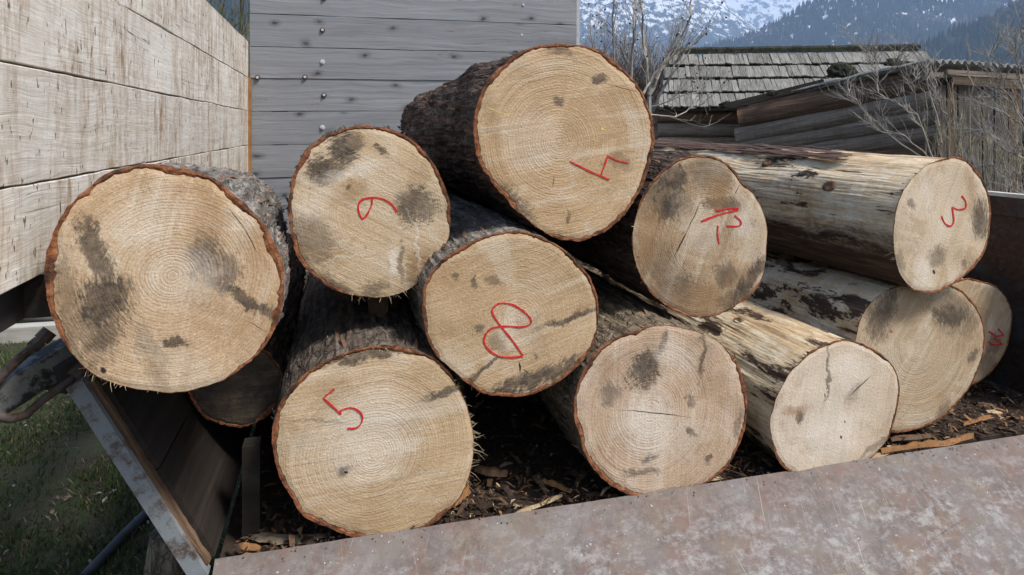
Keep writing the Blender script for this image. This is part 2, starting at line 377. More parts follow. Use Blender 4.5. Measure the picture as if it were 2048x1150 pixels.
    # red crayon strokes, each number one mark
    if strokes:
        sb=MB()
        for pts in strokes:
            q=[loc(*p) for p in pts]; fine=[]
            for i in range(len(q)-1):
                p0=q[max(i-1,0)];p1=q[i];p2=q[i+1];p3=q[min(i+2,len(q)-1)]
                if len(q)<=3 or (p2-p1).length<1e-6: p0=p1-(p2-p1); p3=p2+(p2-p1)
                for s in range(6):
                    t=s/6; fine.append(.5*((2*p1)+(p2-p0)*t+(2*p0-5*p1+4*p2-p3)*t*t+(3*p1-p0-3*p2+p3)*t**3))
            fine.append(q[-1]); L2=[];R2=[]
            for i,p in enumerate(fine):
                d=(fine[min(i+1,len(fine)-1)]-fine[max(i-1,0)]); d=d.normalized() if d.length>0 else Vector((1,0)); nn=Vector((-d.y,d.x))
                wd=.0021*(.9+.5*mnoise.noise((p.x*60,p.y*60,seed)))*Yn/1.35
                z=zrel(p.x,p.y)+.0012
                a=p+nn*wd; b=p-nn*wd; L2.append((a.x,a.y,z)); R2.append((b.x,b.y,z))
            m=len(fine); low=lambda v:(v[0],v[1],v[2]-.0022)
            vs2=L2+R2+[low(v) for v in L2]+[low(v) for v in R2]
            fs2=[]
            for i in range(m-1):
                fs2+=[(i,m+i,m+i+1,i+1),(i,i+1,2*m+i+1,2*m+i),(m+i,3*m+i,3*m+i+1,m+i+1)]
            sb.add(vs2,fs2)
        sb.build('red_number',M_RED,root,M)
    LOGS[key]=dict(M=M,rf=rfar,ro=ro,ri=ri,L=L,root=root,loc=loc); return root

WARM=dict(base=(.60,.45,.285)); PALE=dict(base=(.64,.52,.37),tan=(.52,.38,.22)); GREY=dict(base=(.50,.40,.27),tan=(.40,.29,.165))
make_log('big','thickest log, unnumbered, smeared and cracked end, far left of the pile',
 [(300,330),(360,336),(420,355),(470,392),(515,435),(545,480),(565,530),(568,580),(560,630),(545,670),(515,710),(470,745),(420,770),(360,783),(300,782),(240,770),(185,748),(150,715),(125,680),(105,635),(93,590),(90,540),(97,490),(115,445),(140,410),(175,375),(220,345),(260,333)],
 .875,1.2,.165,'pale',.0105,far=(450,452,1.85),pith=(345,552),seed=1,bare=[(280,790,150)],
 stains=[(205,560,220,655,36,1,'d'),(165,450,215,560,17,.9,'d'),(175,700,240,655,24,.8,'d'),(190,600,195,720,34,.6,'d'),(400,480,455,570,30,.8,'d'),(455,575,540,622,10,1,'d'),(330,670,375,690,9,.9,'d'),(410,400,430,440,14,.6,'b'),(520,420,530,560,46,.6,'b'),(400,410,440,480,40,.5,'b'),(120,520,140,690,16,.5,'d'),(203,735,212,748,8,1,'c'),
  (458,418,490,458,2.2,1,'c'),(488,455,517,508,1.6,1,'c'),(455,380,460,395,1.5,.7,'c'),(490,638,540,667,1.4,.9,'c'),(520,640,532,600,1.2,.7,'c'),(300,530,440,560,60,.4,'l'),(280,400,320,460,60,.35,'l'),(280,640,330,790,14,.3,'d')],
 fray=[(150,745,230,775,45,26,0),(230,775,380,785,50,12,0),(560,515,570,535,14,34,0)],end=dict(base=(.60,.465,.315),tan=(.47,.31,.16),streak=1.35,dirt=.35,ring=.55))
make_log('nine','log with a red 9 on its end, upper left before grey planks',
 [(740,253),(790,262),(835,290),(868,330),(890,375),(900,425),(898,470),(880,515),(855,550),(815,580),(770,595),(720,592),(670,580),(630,555),(600,520),(585,480),(577,430),(580,380),(592,335),(615,300),(650,272),(695,257)],
 1.06,1.7,.165,'grey',.0075,pith=(760,430),seed=2,bare=[(790,590,85),(880,500,45)],
 stains=[(665,300,715,285,26,1,'d'),(620,355,680,325,22,1,'d'),(800,425,860,400,30,.85,'d'),(830,500,850,560,26,.8,'b'),(820,540,850,560,22,.6,'d'),(760,300,764,310,7,.9,'d'),(605,440,650,520,30,.55,'d'),(690,370,720,400,26,.55,'b'),(640,360,770,330,14,.6,'l'),(785,490,792,560,11,.8,'l'),(803,490,806,565,4,.6,'d'),(826,430,842,545,2.2,.7,'l'),
  (640,535,715,500,3,.6,'l'),(715,500,770,520,3,.5,'b'),(770,520,792,560,3,.55,'b'),(730,585,770,570,14,.6,'d'),(692,372,697,374,4,1,'d'),(640,560,700,590,10,.55,'d'),(600,400,660,420,30,.35,'l')],
 strokes=[[(744,396),(743,411),(734,429),(725,437),(718,425),(717,410),(725,399),(746,395),(765,398),(783,408),(794,424)]],
 fray=[(690,590,850,555,75,20,0),(600,520,690,585,30,9,1),(885,400,900,470,20,7,0)],end=dict(base=(.62,.50,.34),tan=(.46,.32,.165),streak=-.5,dirt=.45,ring=.3))
make_log('top','dark barked log with a red 4 on its end, topmost of the pile',
 [(1136,89),(1193,100),(1235,127),(1266,159),(1293,202),(1307,244),(1308,290),(1294,343),(1273,393),(1239,439),(1197,471),(1162,482),(1124,479),(1086,462),(1048,431),(1010,393),(979,355),(958,320),(951,282),(950,244),(956,205),(971,171),(998,136),(1040,106),(1086,90)],
 1.02,1.62,.215,'dark',.0085,pith=(1118,285),seed=3,bare=[(1060,455,40)],bulge=.02,
 stains=[(985,370,1060,430,16,.7,'d'),(1185,160,1210,170,7,.9,'d'),(1206,168,1285,186,2.2,.9,'o'),(1110,195,1125,205,7,.7,'d'),(1135,420,1135,445,4,.7,'d'),(1108,350,1104,375,2.2,.7,'c'),(1225,320,1260,340,10,.4,'d'),(1170,290,1240,270,8,.4,'b'),(1010,320,1080,300,14,.4,'b'),(1100,100,1140,104,10,.7,'d'),
  (960,210,1040,238,1.6,.8,'y'),(1203,256,1208,258,4,1,'y'),(1140,386,1142,388,2.5,1,'y'),(965,150,1000,330,16,.5,'b'),(1000,300,1120,270,60,.3,'l'),(1250,200,1295,330,20,.35,'l')],
 strokes=[[(1140,323),(1180,343),(1218,359)],[(1200,354),(1208,332),(1215,312)],[(1215,312),(1231,320),(1256,326)]],
 fray=[(1100,478,1170,482,20,8,1)],end=dict(base=(.60,.45,.285),tan=(.50,.335,.17),streak=.15,dirt=.28,ring=.62,spacing=.0058))
make_log('eight','log with a large red 8 on its end, in the middle of the pile',
 [(1034,462),(1072,470),(1115,491),(1157,527),(1183,560),(1197,602),(1197,648),(1183,697),(1157,732),(1118,763),(1084,782),(1038,793),(1000,792),(962,785),(935,764),(896,732),(866,701),(851,655),(845,610),(850,571),(862,544),(885,521),(927,491),(973,472),(1004,464)],
 1.0,1.75,.17,'pale',.0075,pith=(1035,640),seed=4,bare=[(900,745,30)],
 stains=[(1090,655,1192,617,7,.95,'d'),(1150,630,1192,600,8,.5,'b'),(935,765,1000,712,3.5,.9,'d'),(1000,785,1160,725,14,1,'d'),(940,565,952,560,8,.8,'d'),(975,560,1010,566,7,.6,'d'),(1038,722,1040,746,4,1,'c'),(1045,738,1058,748,2,1,'c'),(955,650,965,655,7,.7,'d'),(905,540,909,552,4,.7,'d'),(980,680,1010,690,16,.5,'d'),(1065,705,1072,715,6,.7,'d'),(1000,620,1080,690,46,.3,'l')],
 strokes=[[(1046,711),(1027,684),(1007,659),(990,636),(984,621),(992,610),(1004,606),(1027,610),(1050,625),(1062,640),(1057,650),(1038,654),(1011,652),(984,656),(971,669),(968,684),(977,699),(996,711),(1023,715),(1046,712)]],
 fray=[(935,768,965,788,16,22,1),(1040,792,1120,765,10,8,1)],end=dict(base=(.53,.39,.235),tan=(.44,.295,.15),streak=.3,dirt=.35,ring=.4))
make_log('five','log with a red 5 on its end, lowest and nearest the steel tailgate',
 [(766,693),(819,698),(863,715),(899,746),(921,782),(939,831),(948,879),(945,924),(932,968),(912,1008),(881,1039),(841,1061),(797,1075),(748,1079),(699,1072),(655,1055),(611,1035),(584,999),(562,959),(549,915),(544,871),(551,826),(571,786),(606,751),(651,722),(704,702)],
 1.0,1.8,.185,'grey',.0095,pith=(748,908),seed=5,bare=[(950,880,120)],
 stains=[(660,722,800,700,8,.95,'d'),(760,693,790,700,8,.9,'d'),(850,797,930,783,6,.85,'d'),(678,945,702,944,9,.95,'d'),(690,945,696,946,5,1,'c'),(600,835,690,845,3,.5,'d'),(690,830,790,900,100,.6,'l'),(660,900,760,860,70,.5,'l'),(560,890,660,880,30,.3,'l'),(600,1000,800,1050,40,.35,'b'),(640,760,700,790,40,.3,'b'),(770,965,860,940,9,.4,'b'),(560,860,566,960,8,.4,'b')],
 strokes=[[(668,778),(657,787),(647,796)],[(647,796),(666,813),(682,828)],[(682,828),(682,820),(704,815),(722,826),(724,842),(713,855),(695,857)]],
 fray=[(905,750,935,820,36,18,0),(938,830,948,900,55,34,0),(948,900,925,990,40,42,0),(740,690,780,692,25,24,0)],end=dict(base=(.60,.47,.31),tan=(.52,.37,.20),streak=.05,dirt=.15,ring=.5))
make_log('line','unnumbered log with a straight black scratch on its end, bottom row centre',
 [(1321,652),(1367,657),(1408,670),(1449,693),(1477,729),(1492,775),(1495,822),(1487,873),(1469,914),(1439,950),(1398,976),(1346,991),(1295,995),(1249,986),(1208,960),(1180,924),(1162,878),(1150,832),(1150,801),(1159,765),(1174,729),(1197,699),(1233,675),(1274,660)],
 1.0,1.75,.18,'fibre',.0085,pith=(1300,822),seed=6,bare=[(1380,655,90)],
 stains=[(1270,765,1310,705,24,1,'d'),(1326,700,1332,660,7,.85,'d'),(1243,820,1380,833,2.1,1,'c'),(1275,918,1307,910,6,1,'d'),(1408,672,1402,750,4,.8,'d'),(1250,945,1315,938,5,.6,'d'),(1210,770,1240,790,18,.6,'d'),(1375,790,1390,800,5,.7,'d'),(1380,855,1384,875,5,.7,'d'),(1412,915,1420,925,7,.8,'d'),(1200,740,1250,720,26,.45,'b'),(1420,750,1450,800,26,.4,'b'),(1270,800,1330,900,60,.75,'l'),(1320,680,1380,740,30,.5,'l'),(1470,880,1480,830,8,.5,'d')],
 fray=[(1290,655,1480,730,90,24,0),(1486,840,1496,815,8,22,0)],end=dict(base=(.59,.46,.345),tan=(.46,.32,.20),streak=1.5,dirt=.3,ring=.7,spacing=.0062))
make_log('strokes','grimy log with diagonal scratch and red strokes on its end, right below topmost log',
 [(1394,311),(1427,314),(1452,325),(1472,345),(1484,366),(1510,390),(1526,422),(1534,460),(1533,496),(1531,528),(1520,567),(1494,599),(1465,618),(1433,631),(1394,634),(1362,626),(1333,612),(1304,586),(1282,551),(1269,515),(1266,477),(1272,435),(1285,396),(1308,361),(1336,332),(1365,316)],
 1.07,1.7,.18,'dark',.0055,pith=(1405,480),seed=7,bare=[(1270,500,70),(1530,470,80)],
 stains=[(1300,420,1360,350,46,.55,'d'),(1380,330,1450,340,30,.55,'d'),(1320,560,1400,610,40,.5,'d'),(1290,450,1300,540,30,.6,'b'),(1410,360,1470,400,40,.6,'b'),(1350,600,1450,600,36,.6,'b'),(1325,370,1372,345,26,1,'d'),(1315,412,1350,412,22,1,'d'),(1410,400,1475,408,13,.9,'d'),(1370,550,1365,610,22,.8,'d'),(1430,555,1470,545,20,.7,'d'),(1470,600,1528,520,13,1,'d'),(1440,600,1510,590,14,.7,'d'),(1400,330,1460,360,26,.6,'d'),(1400,405,1372,465,2,1,'c'),(1376,455,1347,515,3,1,'c'),(1482,366,1467,392,1.6,1,'c'),(1290,480,1340,560,26,.5,'d'),(1290,440,1330,460,30,.5,'b'),(1400,600,1460,610,26,.5,'b'),(1450,580,1468,530,8,.5,'b'),(1470,480,1500,420,26,.5,'l'),(1380,500,1440,440,40,.35,'l')],
 strokes=[[(1402,443),(1433,431),(1476,420)],[(1476,420),(1474,417),(1459,417),(1432,422)],[(1469,431),(1480,441),(1481,449),(1472,453),(1454,452)],[(1436,451),(1435,467),(1439,488)]],
 fray=[(1268,440,1300,580,50,9,0),(1460,618,1510,590,40,14,0)],end=dict(base=(.50,.38,.245),tan=(.30,.20,.11),streak=1.2,dirt=.7,ring=.6,spacing=.0052))
PEEL3=m_peeled('peeled_wood_upper',-.035,.30); PEEL=m_peeled('peeled_wood',-.5,.75); PEEL2=m_peeled('peeled_wood_old',-.5,.9)
make_log('three','peeled pale log with a red 3 on its end, upper right of the pile',
 [(1918,314),(1954,339),(1974,374),(1983,414),(1981,458),(1972,498),(1950,534),(1918,560),(1892,578),(1856,586),(1825,578),(1803,552),(1792,512),(1788,463),(1794,419),(1810,379),(1834,348),(1865,325),(1892,317)],
 1.02,1.75,.185,'dark',.0065,far=(1232,345,3.35),pith=(1905,430),seed=8,peeled=PEEL3,bare=[(1790,440,130)],
 stains=[(1960,410,1965,470,22,.9,'d'),(1870,510,1880,515,16,.6,'d'),(1866,540,1870,548,6,1,'c'),(1822,405,1824,412,8,.6,'d'),(1930,340,1950,400,16,.6,'b'),(1860,520,1830,570,26,.6,'l'),(1850,340,1870,450,14,.5,'l'),(1925,520,1930,540,8,.5,'d'),(1800,500,1810,540,9,.5,'d')],
 strokes=[[(1923,391),(1931,403),(1930,416),(1916,419),(1905,414)],[(1905,414),(1907,441),(1901,452),(1890,447),(1883,432)]],
 fray=[(1790,480,1800,520,55,26,1),(1930,320,1975,380,45,16,1),(1810,570,1840,585,20,10,1)],end=dict(base=(.66,.56,.42),tan=(.48,.35,.20),streak=1.1,dirt=.25,ring=.3))
make_log('palelog','peeled log with the whitest bare end and a thin dark slash, behind the tailgate',
 [(1680,682),(1726,688),(1762,709),(1788,734),(1800,775),(1795,822),(1782,868),(1757,904),(1716,935),(1659,947),(1593,952),(1562,929),(1546,888),(1541,847),(1552,801),(1572,760),(1603,724),(1639,696)],
 1.0,1.75,.15,'dark',.0055,pith=(1700,820),seed=9,peeled=PEEL,bare=[(1560,780,75)],
 stains=[(1660,695,1648,800,3,.75,'d'),(1648,785,1649,796,2.5,1,'c'),(1700,792,1742,752,2.4,.95,'c'),(1696,800,1720,770,8,.4,'d'),(1560,820,1620,812,11,.8,'b'),(1595,830,1608,826,10,.9,'d'),(1681,872,1684,878,4,1,'c'),(1689,842,1691,846,3,.9,'c'),(1660,760,1740,720,46,.8,'l'),(1600,880,1720,850,60,.7,'l'),(1720,920,1780,870,4,.5,'d')],
 fray=[(1546,880,1600,950,30,9,1)],end=dict(base=(.68,.59,.47),tan=(.54,.42,.28),streak=1.4,dirt=.1,ring=.12))
make_log('under3','log with a grey ringed end and no number, directly beneath the peeled upper log',
 [(1784,577),(1819,567),(1860,564),(1903,570),(1930,587),(1955,615),(1969,646),(1972,681),(1965,719),(1951,754),(1923,796),(1896,827),(1854,851),(1812,863),(1781,865),(1750,845),(1726,800),(1713,743),(1711,687),(1725,632),(1746,601)],
 1.055,1.75,.17,'dark',.006,pith=(1835,690),seed=10,peeled=PEEL2,bare=[(1720,640,75)],
 stains=[(1745,670,1780,590,22,.7,'d'),(1860,600,1950,650,30,.5,'d'),(1750,665,1775,600,14,.85,'d'),(1780,590,1790,596,10,.8,'d'),(1870,620,1935,640,16,.95,'d'),(1895,645,1925,635,13,.8,'d'),(1860,800,1900,790,14,.4,'b'),(1780,660,1784,664,5,.8,'o'),(1940,730,1950,700,8,.7,'d'),(1880,825,1900,815,12,.5,'d')],
 fray=[(1725,640,1755,600,30,9,0),(1920,800,1960,720,30,9,1)],end=dict(GREY,streak=.9,dirt=.25,ring=.6,spacing=.0056))
make_log('twelve','small log with red figures on its shaded end, far right against the steel side',
 [(1923,559),(1965,563),(1997,577),(2017,601),(2026,629),(2023,663),(2014,698),(1993,733),(1969,757),(1944,770),(1912,764),(1885,735),(1872,690),(1872,630),(1890,580)],
 1.19,1.8,.15,'dark',.0055,pith=(1950,665),seed=11,peeled=m_peeled('peeled_wood_far',-.5,.5),
 stains=[(1980,700,2000,680,16,.6,'d'),(1985,735,1995,728,6,.9,'d'),(1990,600,2000,650,16,.4,'b'),(1960,720,1985,740,20,.5,'d')],
 strokes=[[(1976,662),(1991,672),(2007,671)],[(2007,671),(2002,664),(1995,657)],[(1988,676),(1997,683),(2005,688)],[(2005,688),(1986,690),(1976,683)]],end=dict(base=(.46,.35,.22),tan=(.36,.25,.14),streak=1.,dirt=.3,ring=.3))
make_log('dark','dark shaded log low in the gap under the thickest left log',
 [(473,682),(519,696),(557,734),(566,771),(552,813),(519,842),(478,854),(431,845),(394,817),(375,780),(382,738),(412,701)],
 1.2,1.85,.095,'dark',.007,pith=(472,768),seed=12,stains=[(330,768,614,768,200,1,'d')],end=dict(base=(.09,.055,.032),tan=(.06,.035,.02),dirt=.6,ring=.3))  # shade of the gap painted in: dark end colours under one covering blot

M_KNOT=m_simple('knot_wood',(.07,.04,.022),(.26,.16,.085),60,.85,.5)
for key,spots in (('three',((.13,150,.014),(.30,128,.012),(.47,165,.016),(.62,140,.011))),('palelog',((.16,118,.011),(.33,150,.013),(.5,110,.01))),('under3',((.25,120,.012),(.45,135,.012)))):
    g=LOGS[key]; z0=0
    for w,deg,r in spots:
        t=R(deg); i=int(deg/360*NA); u=min(1.,w*1.15); u=u*u*(3-2*u); rr=g['ri'][i]+(g['rf']*.94-g['ri'][i])*u
        nr=Vector((math.cos(t),math.sin(t),0)); sdv=Vector((-nr.y,nr.x,0)); b=MB(); vs=[]
        for (q,hh) in ((1.9,-.012),(1.25,.0015),(1.,.0045),(.62,.003)):
            for k2 in range(12):
                a=k2*math.pi/6; e=q*r*(1+.16*mnoise.noise((k2*.7,w*9,q))); vs.append(nr*(rr+hh)+sdv*math.cos(a)*e+Vector((0,0,1))*(math.sin(a)*e*1.35-w*g['L']))
        b.add(vs,[(j*12+k2,j*12+(k2+1)%12,(j+1)*12+(k2+1)%12,(j+1)*12+k2) for j in range(3) for k2 in range(12)]+[tuple(range(36,48))])
        b.build('knot',M_KNOT,g['root'],g['M'],smooth=True)
# bark strip left along the top of the peeled upper log
g=LOGS['three']; bs=MB(); rng=random.Random(5)
for j in range(260):
    w=rng.uniform(.12,.98); t=R(rng.uniform(88,120)); r=.182+.001
    l=rng.uniform(.06,.26); wd=rng.uniform(.002,.007); p=Vector((math.cos(t)*r,math.sin(t)*r,-w*g['L'])); nr=Vector((math.cos(t),math.sin(t),0)); sd=Vector((-nr.y,nr.x,0))
    lf=rng.uniform(.0,.014)*(1 if rng.random()<.3 else .3); z=Vector((rng.uniform(-.1,.1),0,1))
    bs.add([p+sd*wd,p-sd*wd,p-sd*wd-z*l*.5+nr*lf*.5,p+sd*wd-z*l*.5+nr*lf*.5,p-sd*wd*.4-z*l+nr*lf,p+sd*wd*.4-z*l+nr*lf],[(0,1,2,3),(3,2,4,5)])
bs.build('bark_strip',m_simple('purple_bark',(.035,.02,.016),(.17,.105,.08),40,.9,.6,(1,1,.2)),g['root'],g['M'])['kind']='stuff'

# ------------------------------------------------------------ trailer
def m_board(name, c0, c1, c2, dirt=(.2,.12,.06), vdirt=0., knots=True, saw=0., grain=1., crack=.7, bdist=.003):
    k=NT(name,.85); co=k.co(); rn=k.rnd()
    off=k.n('ShaderNodeCombineXYZ',{0:k.math('MULTIPLY',rn,37.),1:k.math('MULTIPLY',rn,11.),2:rn}).outputs[0]
    v=k.vm('ADD',co,off)
    wv=k.vm('MULTIPLY',k.n('ShaderNodeTexNoise',{'Vector':k.mapping(v,scale=(2.5,9,1)),'Scale':1.,'Detail':2.}).outputs['Color'],(0,.06,0))
    vg=k.vm('ADD',v,wv)
    g1=k.noise(k.mapping(vg,scale=(1.6,60*grain,30)),1.,5,.6); g2=k.noise(k.mapping(vg,scale=(5,190*grain,90)),1.,4,.65); bl=k.noise(k.mapping(v,scale=(3,6,3)),1.,4,.6)
    c=k.ramp(g1,[(.3,c0),(.5,c1),(.7,c2)])
    c=k.mix(k.mr(g2,.45,.3,0,.55),c,tuple(x*.45 for x in c0)); c=k.mix(k.mr(g2,.55,.75,0,.35),c,tuple(min(1,x*1.25) for x in c2))
    c=k.mix(k.mr(bl,.35,.7,0,.35),c,tuple(x*.6 for x in c1))
    c=k.mix(.35,c,k.mix(rn,tuple(x*.72 for x in c1),tuple(min(1,x*1.15) for x in c1)))
    h=k.math('ADD',g1,k.math('MULTIPLY',g2,.5))
    if saw:
        wvn=k.n('ShaderNodeTexWave',{'Vector':k.mapping(v,rot=(0,0,R(80)),scale=(1,1,1)),'Scale':saw,'Distortion':5.,'Detail':2.,'Detail Scale':.6}).outputs['Fac']; wvn=k.noise(k.mapping(vg,scale=(20,240,1)),1.,3,.65,.6)
        sm=k.mr(k.noise(v,5.,2),.35,.65)
        c=k.mix(k.math('MULTIPLY',k.mr(wvn,.48,.36),.2),c,tuple(x*.5 for x in c1)); bb_=k.noise(k.mapping(v,scale=(6,5,1)),1.,6,.7,.4); c=k.mix(k.mr(bb_,.52,.68,0,.5),c,tuple(x*y for x,y in zip(c1,(.68,.58,.46)))); c=k.mix(k.math('MULTIPLY',k.math('MULTIPLY',k.mr(wvn,.5,.64),sm),.35),c,(.86,.85,.81)); h=k.math('ADD',h,k.math('MULTIPLY',wvn,.6))
    if knots:
        vo=k.n('ShaderNodeTexVoronoi',{'Vector':k.mapping(k.vm('ADD',v,k.vm('MULTIPLY',k.n('ShaderNodeTexNoise',{'Vector':v,'Scale':9.,'Detail':3.}).outputs['Color'],(.07,.04,0))),scale=(4.2,7.5,.01)),'Scale':1.,'Randomness':1.},voronoi_dimensions='2D'); d=vo.outputs['Distance']
        pick=k.mr(k.n('ShaderNodeSeparateColor',{0:vo.outputs['Color']}).outputs[0],.6,.61)
        kn=k.math('MULTIPLY',k.mr(k.math('ADD',d,k.math('MULTIPLY',k.math('SUBTRACT',k.noise(v,60.,3),.5),.05)),.085,.04),k.math('MULTIPLY',pick,k.mr(bl,.3,.6,.35,1.)))
        ha=k.math('MULTIPLY',k.mr(d,.24,.05,0,.5,True),pick)
        c=k.mix(ha,c,tuple(x*.45 for x in c0)); c=k.mix(k.math('MULTIPLY',kn,.85),c,(.035,.03,.027))
    if vdirt:
        st=k.math('ADD',k.math('MULTIPLY',k.noise(k.mapping(v,scale=(24,3.2,1)),1.,6,.75,.5),.7),k.math('MULTIPLY',k.noise(k.mapping(v,scale=(70,30,1)),1.,4,.7),.3)); reg=k.mr(k.noise(k.mapping(v,scale=(4,2,1)),1.,3),.36,.56)
        c=k.mix(k.math('MULTIPLY',k.math('MULTIPLY',k.mr(st,.46,.62),reg),vdirt),c,dirt)
        sp=k.mr(k.noise(k.mapping(v,scale=(85,26,1)),1.,3,.6),.63,.665,0,.9*(vdirt>.5)); c=k.mix(sp,c,(.11,.062,.036))
    if crack:
        cr=k.noise(k.mapping(vg,(3,5,2),scale=(.8,38,1)),1.,2,.5); m=k.mr(k.math('ABSOLUTE',k.math('SUBTRACT',cr,.5)),.006,.002)
        m=k.math('MULTIPLY',m,k.mr(k.noise(k.mapping(v,scale=(3,10,1)),1.,2),.52,.6)); c=k.mix(k.math('MULTIPLY',m,crack),c,(.05,.035,.025))
    k.col(c); k.bump(h,.6,bdist); return k.mat
M_PANEL=m_board('pale_rough_boards',(.60,.535,.435),(.74,.68,.585),(.84,.80,.72),(.30,.18,.09),1.,False,42.,.8,.8,.0018)
M_HEAD=m_board('grey_weathered_boards',(.165,.175,.19),(.245,.255,.272),(.33,.34,.352),(.3,.2,.1),.12,True)
M_DARKW=m_board('dark_boards',(.05,.035,.025),(.11,.08,.055),(.2,.155,.11),(.05,.03,.02),.5,False)
M_EDGE=m_simple('sawn_board_edge',(.05,.028,.017),(.2,.125,.075),22,.9,.8,(1,.25,3),.006)
def m_steel(name, rust0, rust1, paint, cover, scale=6.):
    k=NT(name,.6); co=k.co()
    n1=k.noise(co,scale,8,.72); n2=k.noise(co,scale*7,5,.7); n3=k.noise(k.mapping(co,scale=(1,1,1)),scale*.35,3,.5)
    rc=k.ramp(n2,[(.3,rust0),(.7,rust1)]); pc=k.mix(k.mr(n2,.35,.7,0,.5),paint,tuple(x*.72 for x in paint))
    f=k.math('ADD',k.math('MULTIPLY',n1,.7),k.math('MULTIPLY',n3,.3)); m=k.mr(f,.5-cover*.1+.06,.5-cover*.1-.02)
    m2=k.mr(k.math('ADD',k.math('MULTIPLY',n2,.55),k.math('MULTIPLY',n1,.45)),.56,.64,0,.75)
    c=k.mix(k.math('SUBTRACT',1.,m),rc,pc); c=k.mix(m2,c,tuple(min(1,x*1.15) for x in paint))
    sc_=k.noise(k.mapping(co,rot=(0,0,R(35)),scale=(3,160,1)),1.,3,.5); c=k.mix(k.mr(sc_,.69,.74,0,.5),c,tuple(x*.4 for x in rust0))
    k.col(c); k.rough(k.mr(n1,.3,.7,.5,.8)); k.bump(k.math('ADD',n1,k.math('MULTIPLY',n2,.4)),.35,.004); k.bsdf.inputs['Metallic'].default_value=.1; return k.mat
k=NT('worn_primer_steel',.6); co=k.co(); n1=k.noise(co,5.,8,.75); n2=k.noise(co,60.,6,.75); n3=k.noise(k.mapping(co,scale=(1,.6,1)),17.,6,.72,.5)
n4=k.noise(co,11.,9,.8,.3); n5=k.noise(k.mapping(co,(4,7,2)),8.,9,.8,.3); n6=k.noise(k.mapping(co,(9,1,2),scale=(1,1.8,1)),14.,9,.82,.3)
c=k.ramp(n2,[(.3,(.088,.068,.06)),(.5,(.125,.1,.09)),(.7,(.168,.138,.126))]); c=k.mix(k.mr(n4,.46,.56,0,.7),c,(.165,.105,.082))
c=k.mix(k.mr(n5,.52,.58,0,.6),c,(.165,.125,.08)); c=k.mix(k.mr(n1,.45,.6,0,.6),c,(.165,.155,.15))
yy=k.n('ShaderNodeSeparateXYZ',{0:co}).outputs[1]
c=k.mix(k.math('MULTIPLY',k.mr(k.math('ADD',k.math('MULTIPLY',n6,.7),k.math('MULTIPLY',n2,.3)),.49,.60),k.mr(yy,0,-.13,.15,.7)),c,(.32,.32,.315))
c=k.mix(k.mr(k.noise(co,140.,3,.7),.66,.70,0,.7),c,(.05,.04,.035)); c=k.mix(k.mr(k.noise(k.mapping(co,(5,5,1)),90.,3,.7),.68,.71,0,.7),c,(.55,.54,.52))
c=k.mix(k.mr(k.noise(k.mapping(co,rot=(0,0,R(38)),scale=(3,150,1)),1.,3,.5),.69,.73,0,.45),c,(.10,.08,.07))
for ang,off in ((70,3),(12,8),(97,5)):
    sc2=k.noise(k.aniso(k.vm('ADD',co,(off,off*2,0)),R(ang),3.5,260),1.,2,.5); c=k.mix(k.mr(sc2,.70,.73,0,.5),c,(.40,.39,.38) if ang!=12 else (.07,.055,.05))
dent=k.noise(co,3.2,2,.5)
k.col(c); k.rough(k.mr(n3,.3,.7,.45,.75)); k.bump(k.math('ADD',k.math('MULTIPLY',dent,3.5),k.math('ADD',n1,k.math('MULTIPLY',n2,.5))),.35,.004); M_RAMP=k.mat
M_SIDE=m_steel('dark_rusty_steel',(.022,.014,.011),(.075,.042,.03),(.06,.055,.055),.1,9.)
M_CHAN=m_steel('grey_painted_channel',(.06,.045,.038),(.13,.095,.075),(.235,.255,.265),.75,20.)
M_ARM=m_steel('worn_grey_arm',(.016,.014,.014),(.05,.043,.04),(.20,.21,.20),.0,26.)
M_RUST=m_steel('rusty_rod',(.035,.022,.017),(.13,.085,.06),(.10,.085,.075),.1,20.)
M_BOLT=m_simple('zinc_bolt',(.36,.37,.38),(.55,.56,.58),80,.45,.2); M_BOLTR=m_simple('rusty_washer',(.05,.03,.022),(.13,.075,.05),80,.8,.3)

M_SLANT=m_board('shaded_side_boards',(.012,.009,.007),(.026,.02,.016),(.055,.043,.034),(.03,.02,.014),.5,False)  # near-black wood: the shade beneath the logs is painted into this colour
def plank_mesh(L,W,Th,seed,mat,n=36,jit=.0018):
    rng=random.Random(seed); b=MB(); vs=[]; ch=.0016
    off=rng.random()*50
    for i in range(n+1):
        x=L*i/n; lo=jit*2*mnoise.noise((x*3,off,0))+rng.gauss(0,jit*.25); hi=W+jit*2*mnoise.noise((x*3,off,9))+rng.gauss(0,jit*.25)
        zz=.0015*mnoise.noise((x*2,off,4))
        vs+=[(x,lo,-Th),(x,lo,-ch),(x,lo+ch,zz),(x,hi-ch,zz),(x,hi,-ch),(x,hi,-Th)]
    fs=[]
    for i in range(n):
        a=i*6; c=a+6
        for k in range(6): fs.append((a+k,c+k,c+(k+1)%6,a+(k+1)%6))
    fs+=[tuple(range(6)),tuple(range(n*6+5,n*6-1,-1))]
    fs=[tuple(reversed(f)) for f in fs]
    b.add(vs,fs); return b.mesh('plank',mat)
trailer=empty('log_trailer',Vector((T0.x,T0.y,0)),'timber trailer with pale plank side, grey plank headboard and rusty steel tailgate, loaded with logs','trailer')
YH=3.5; TH=(YH-Y0+.0)/dA.y
SR=2.36
# floor
b=MB(); b.box((0,0,-.04),(SR,TH+.05,0))
b.build('bed_floor',m_simple('dirty_floor',(.018,.013,.01),(.07,.05,.038),18,.95,.8,(1,1,1),.01),trailer,frame(T(0,.012,FLOOR),dB,dA,UP))
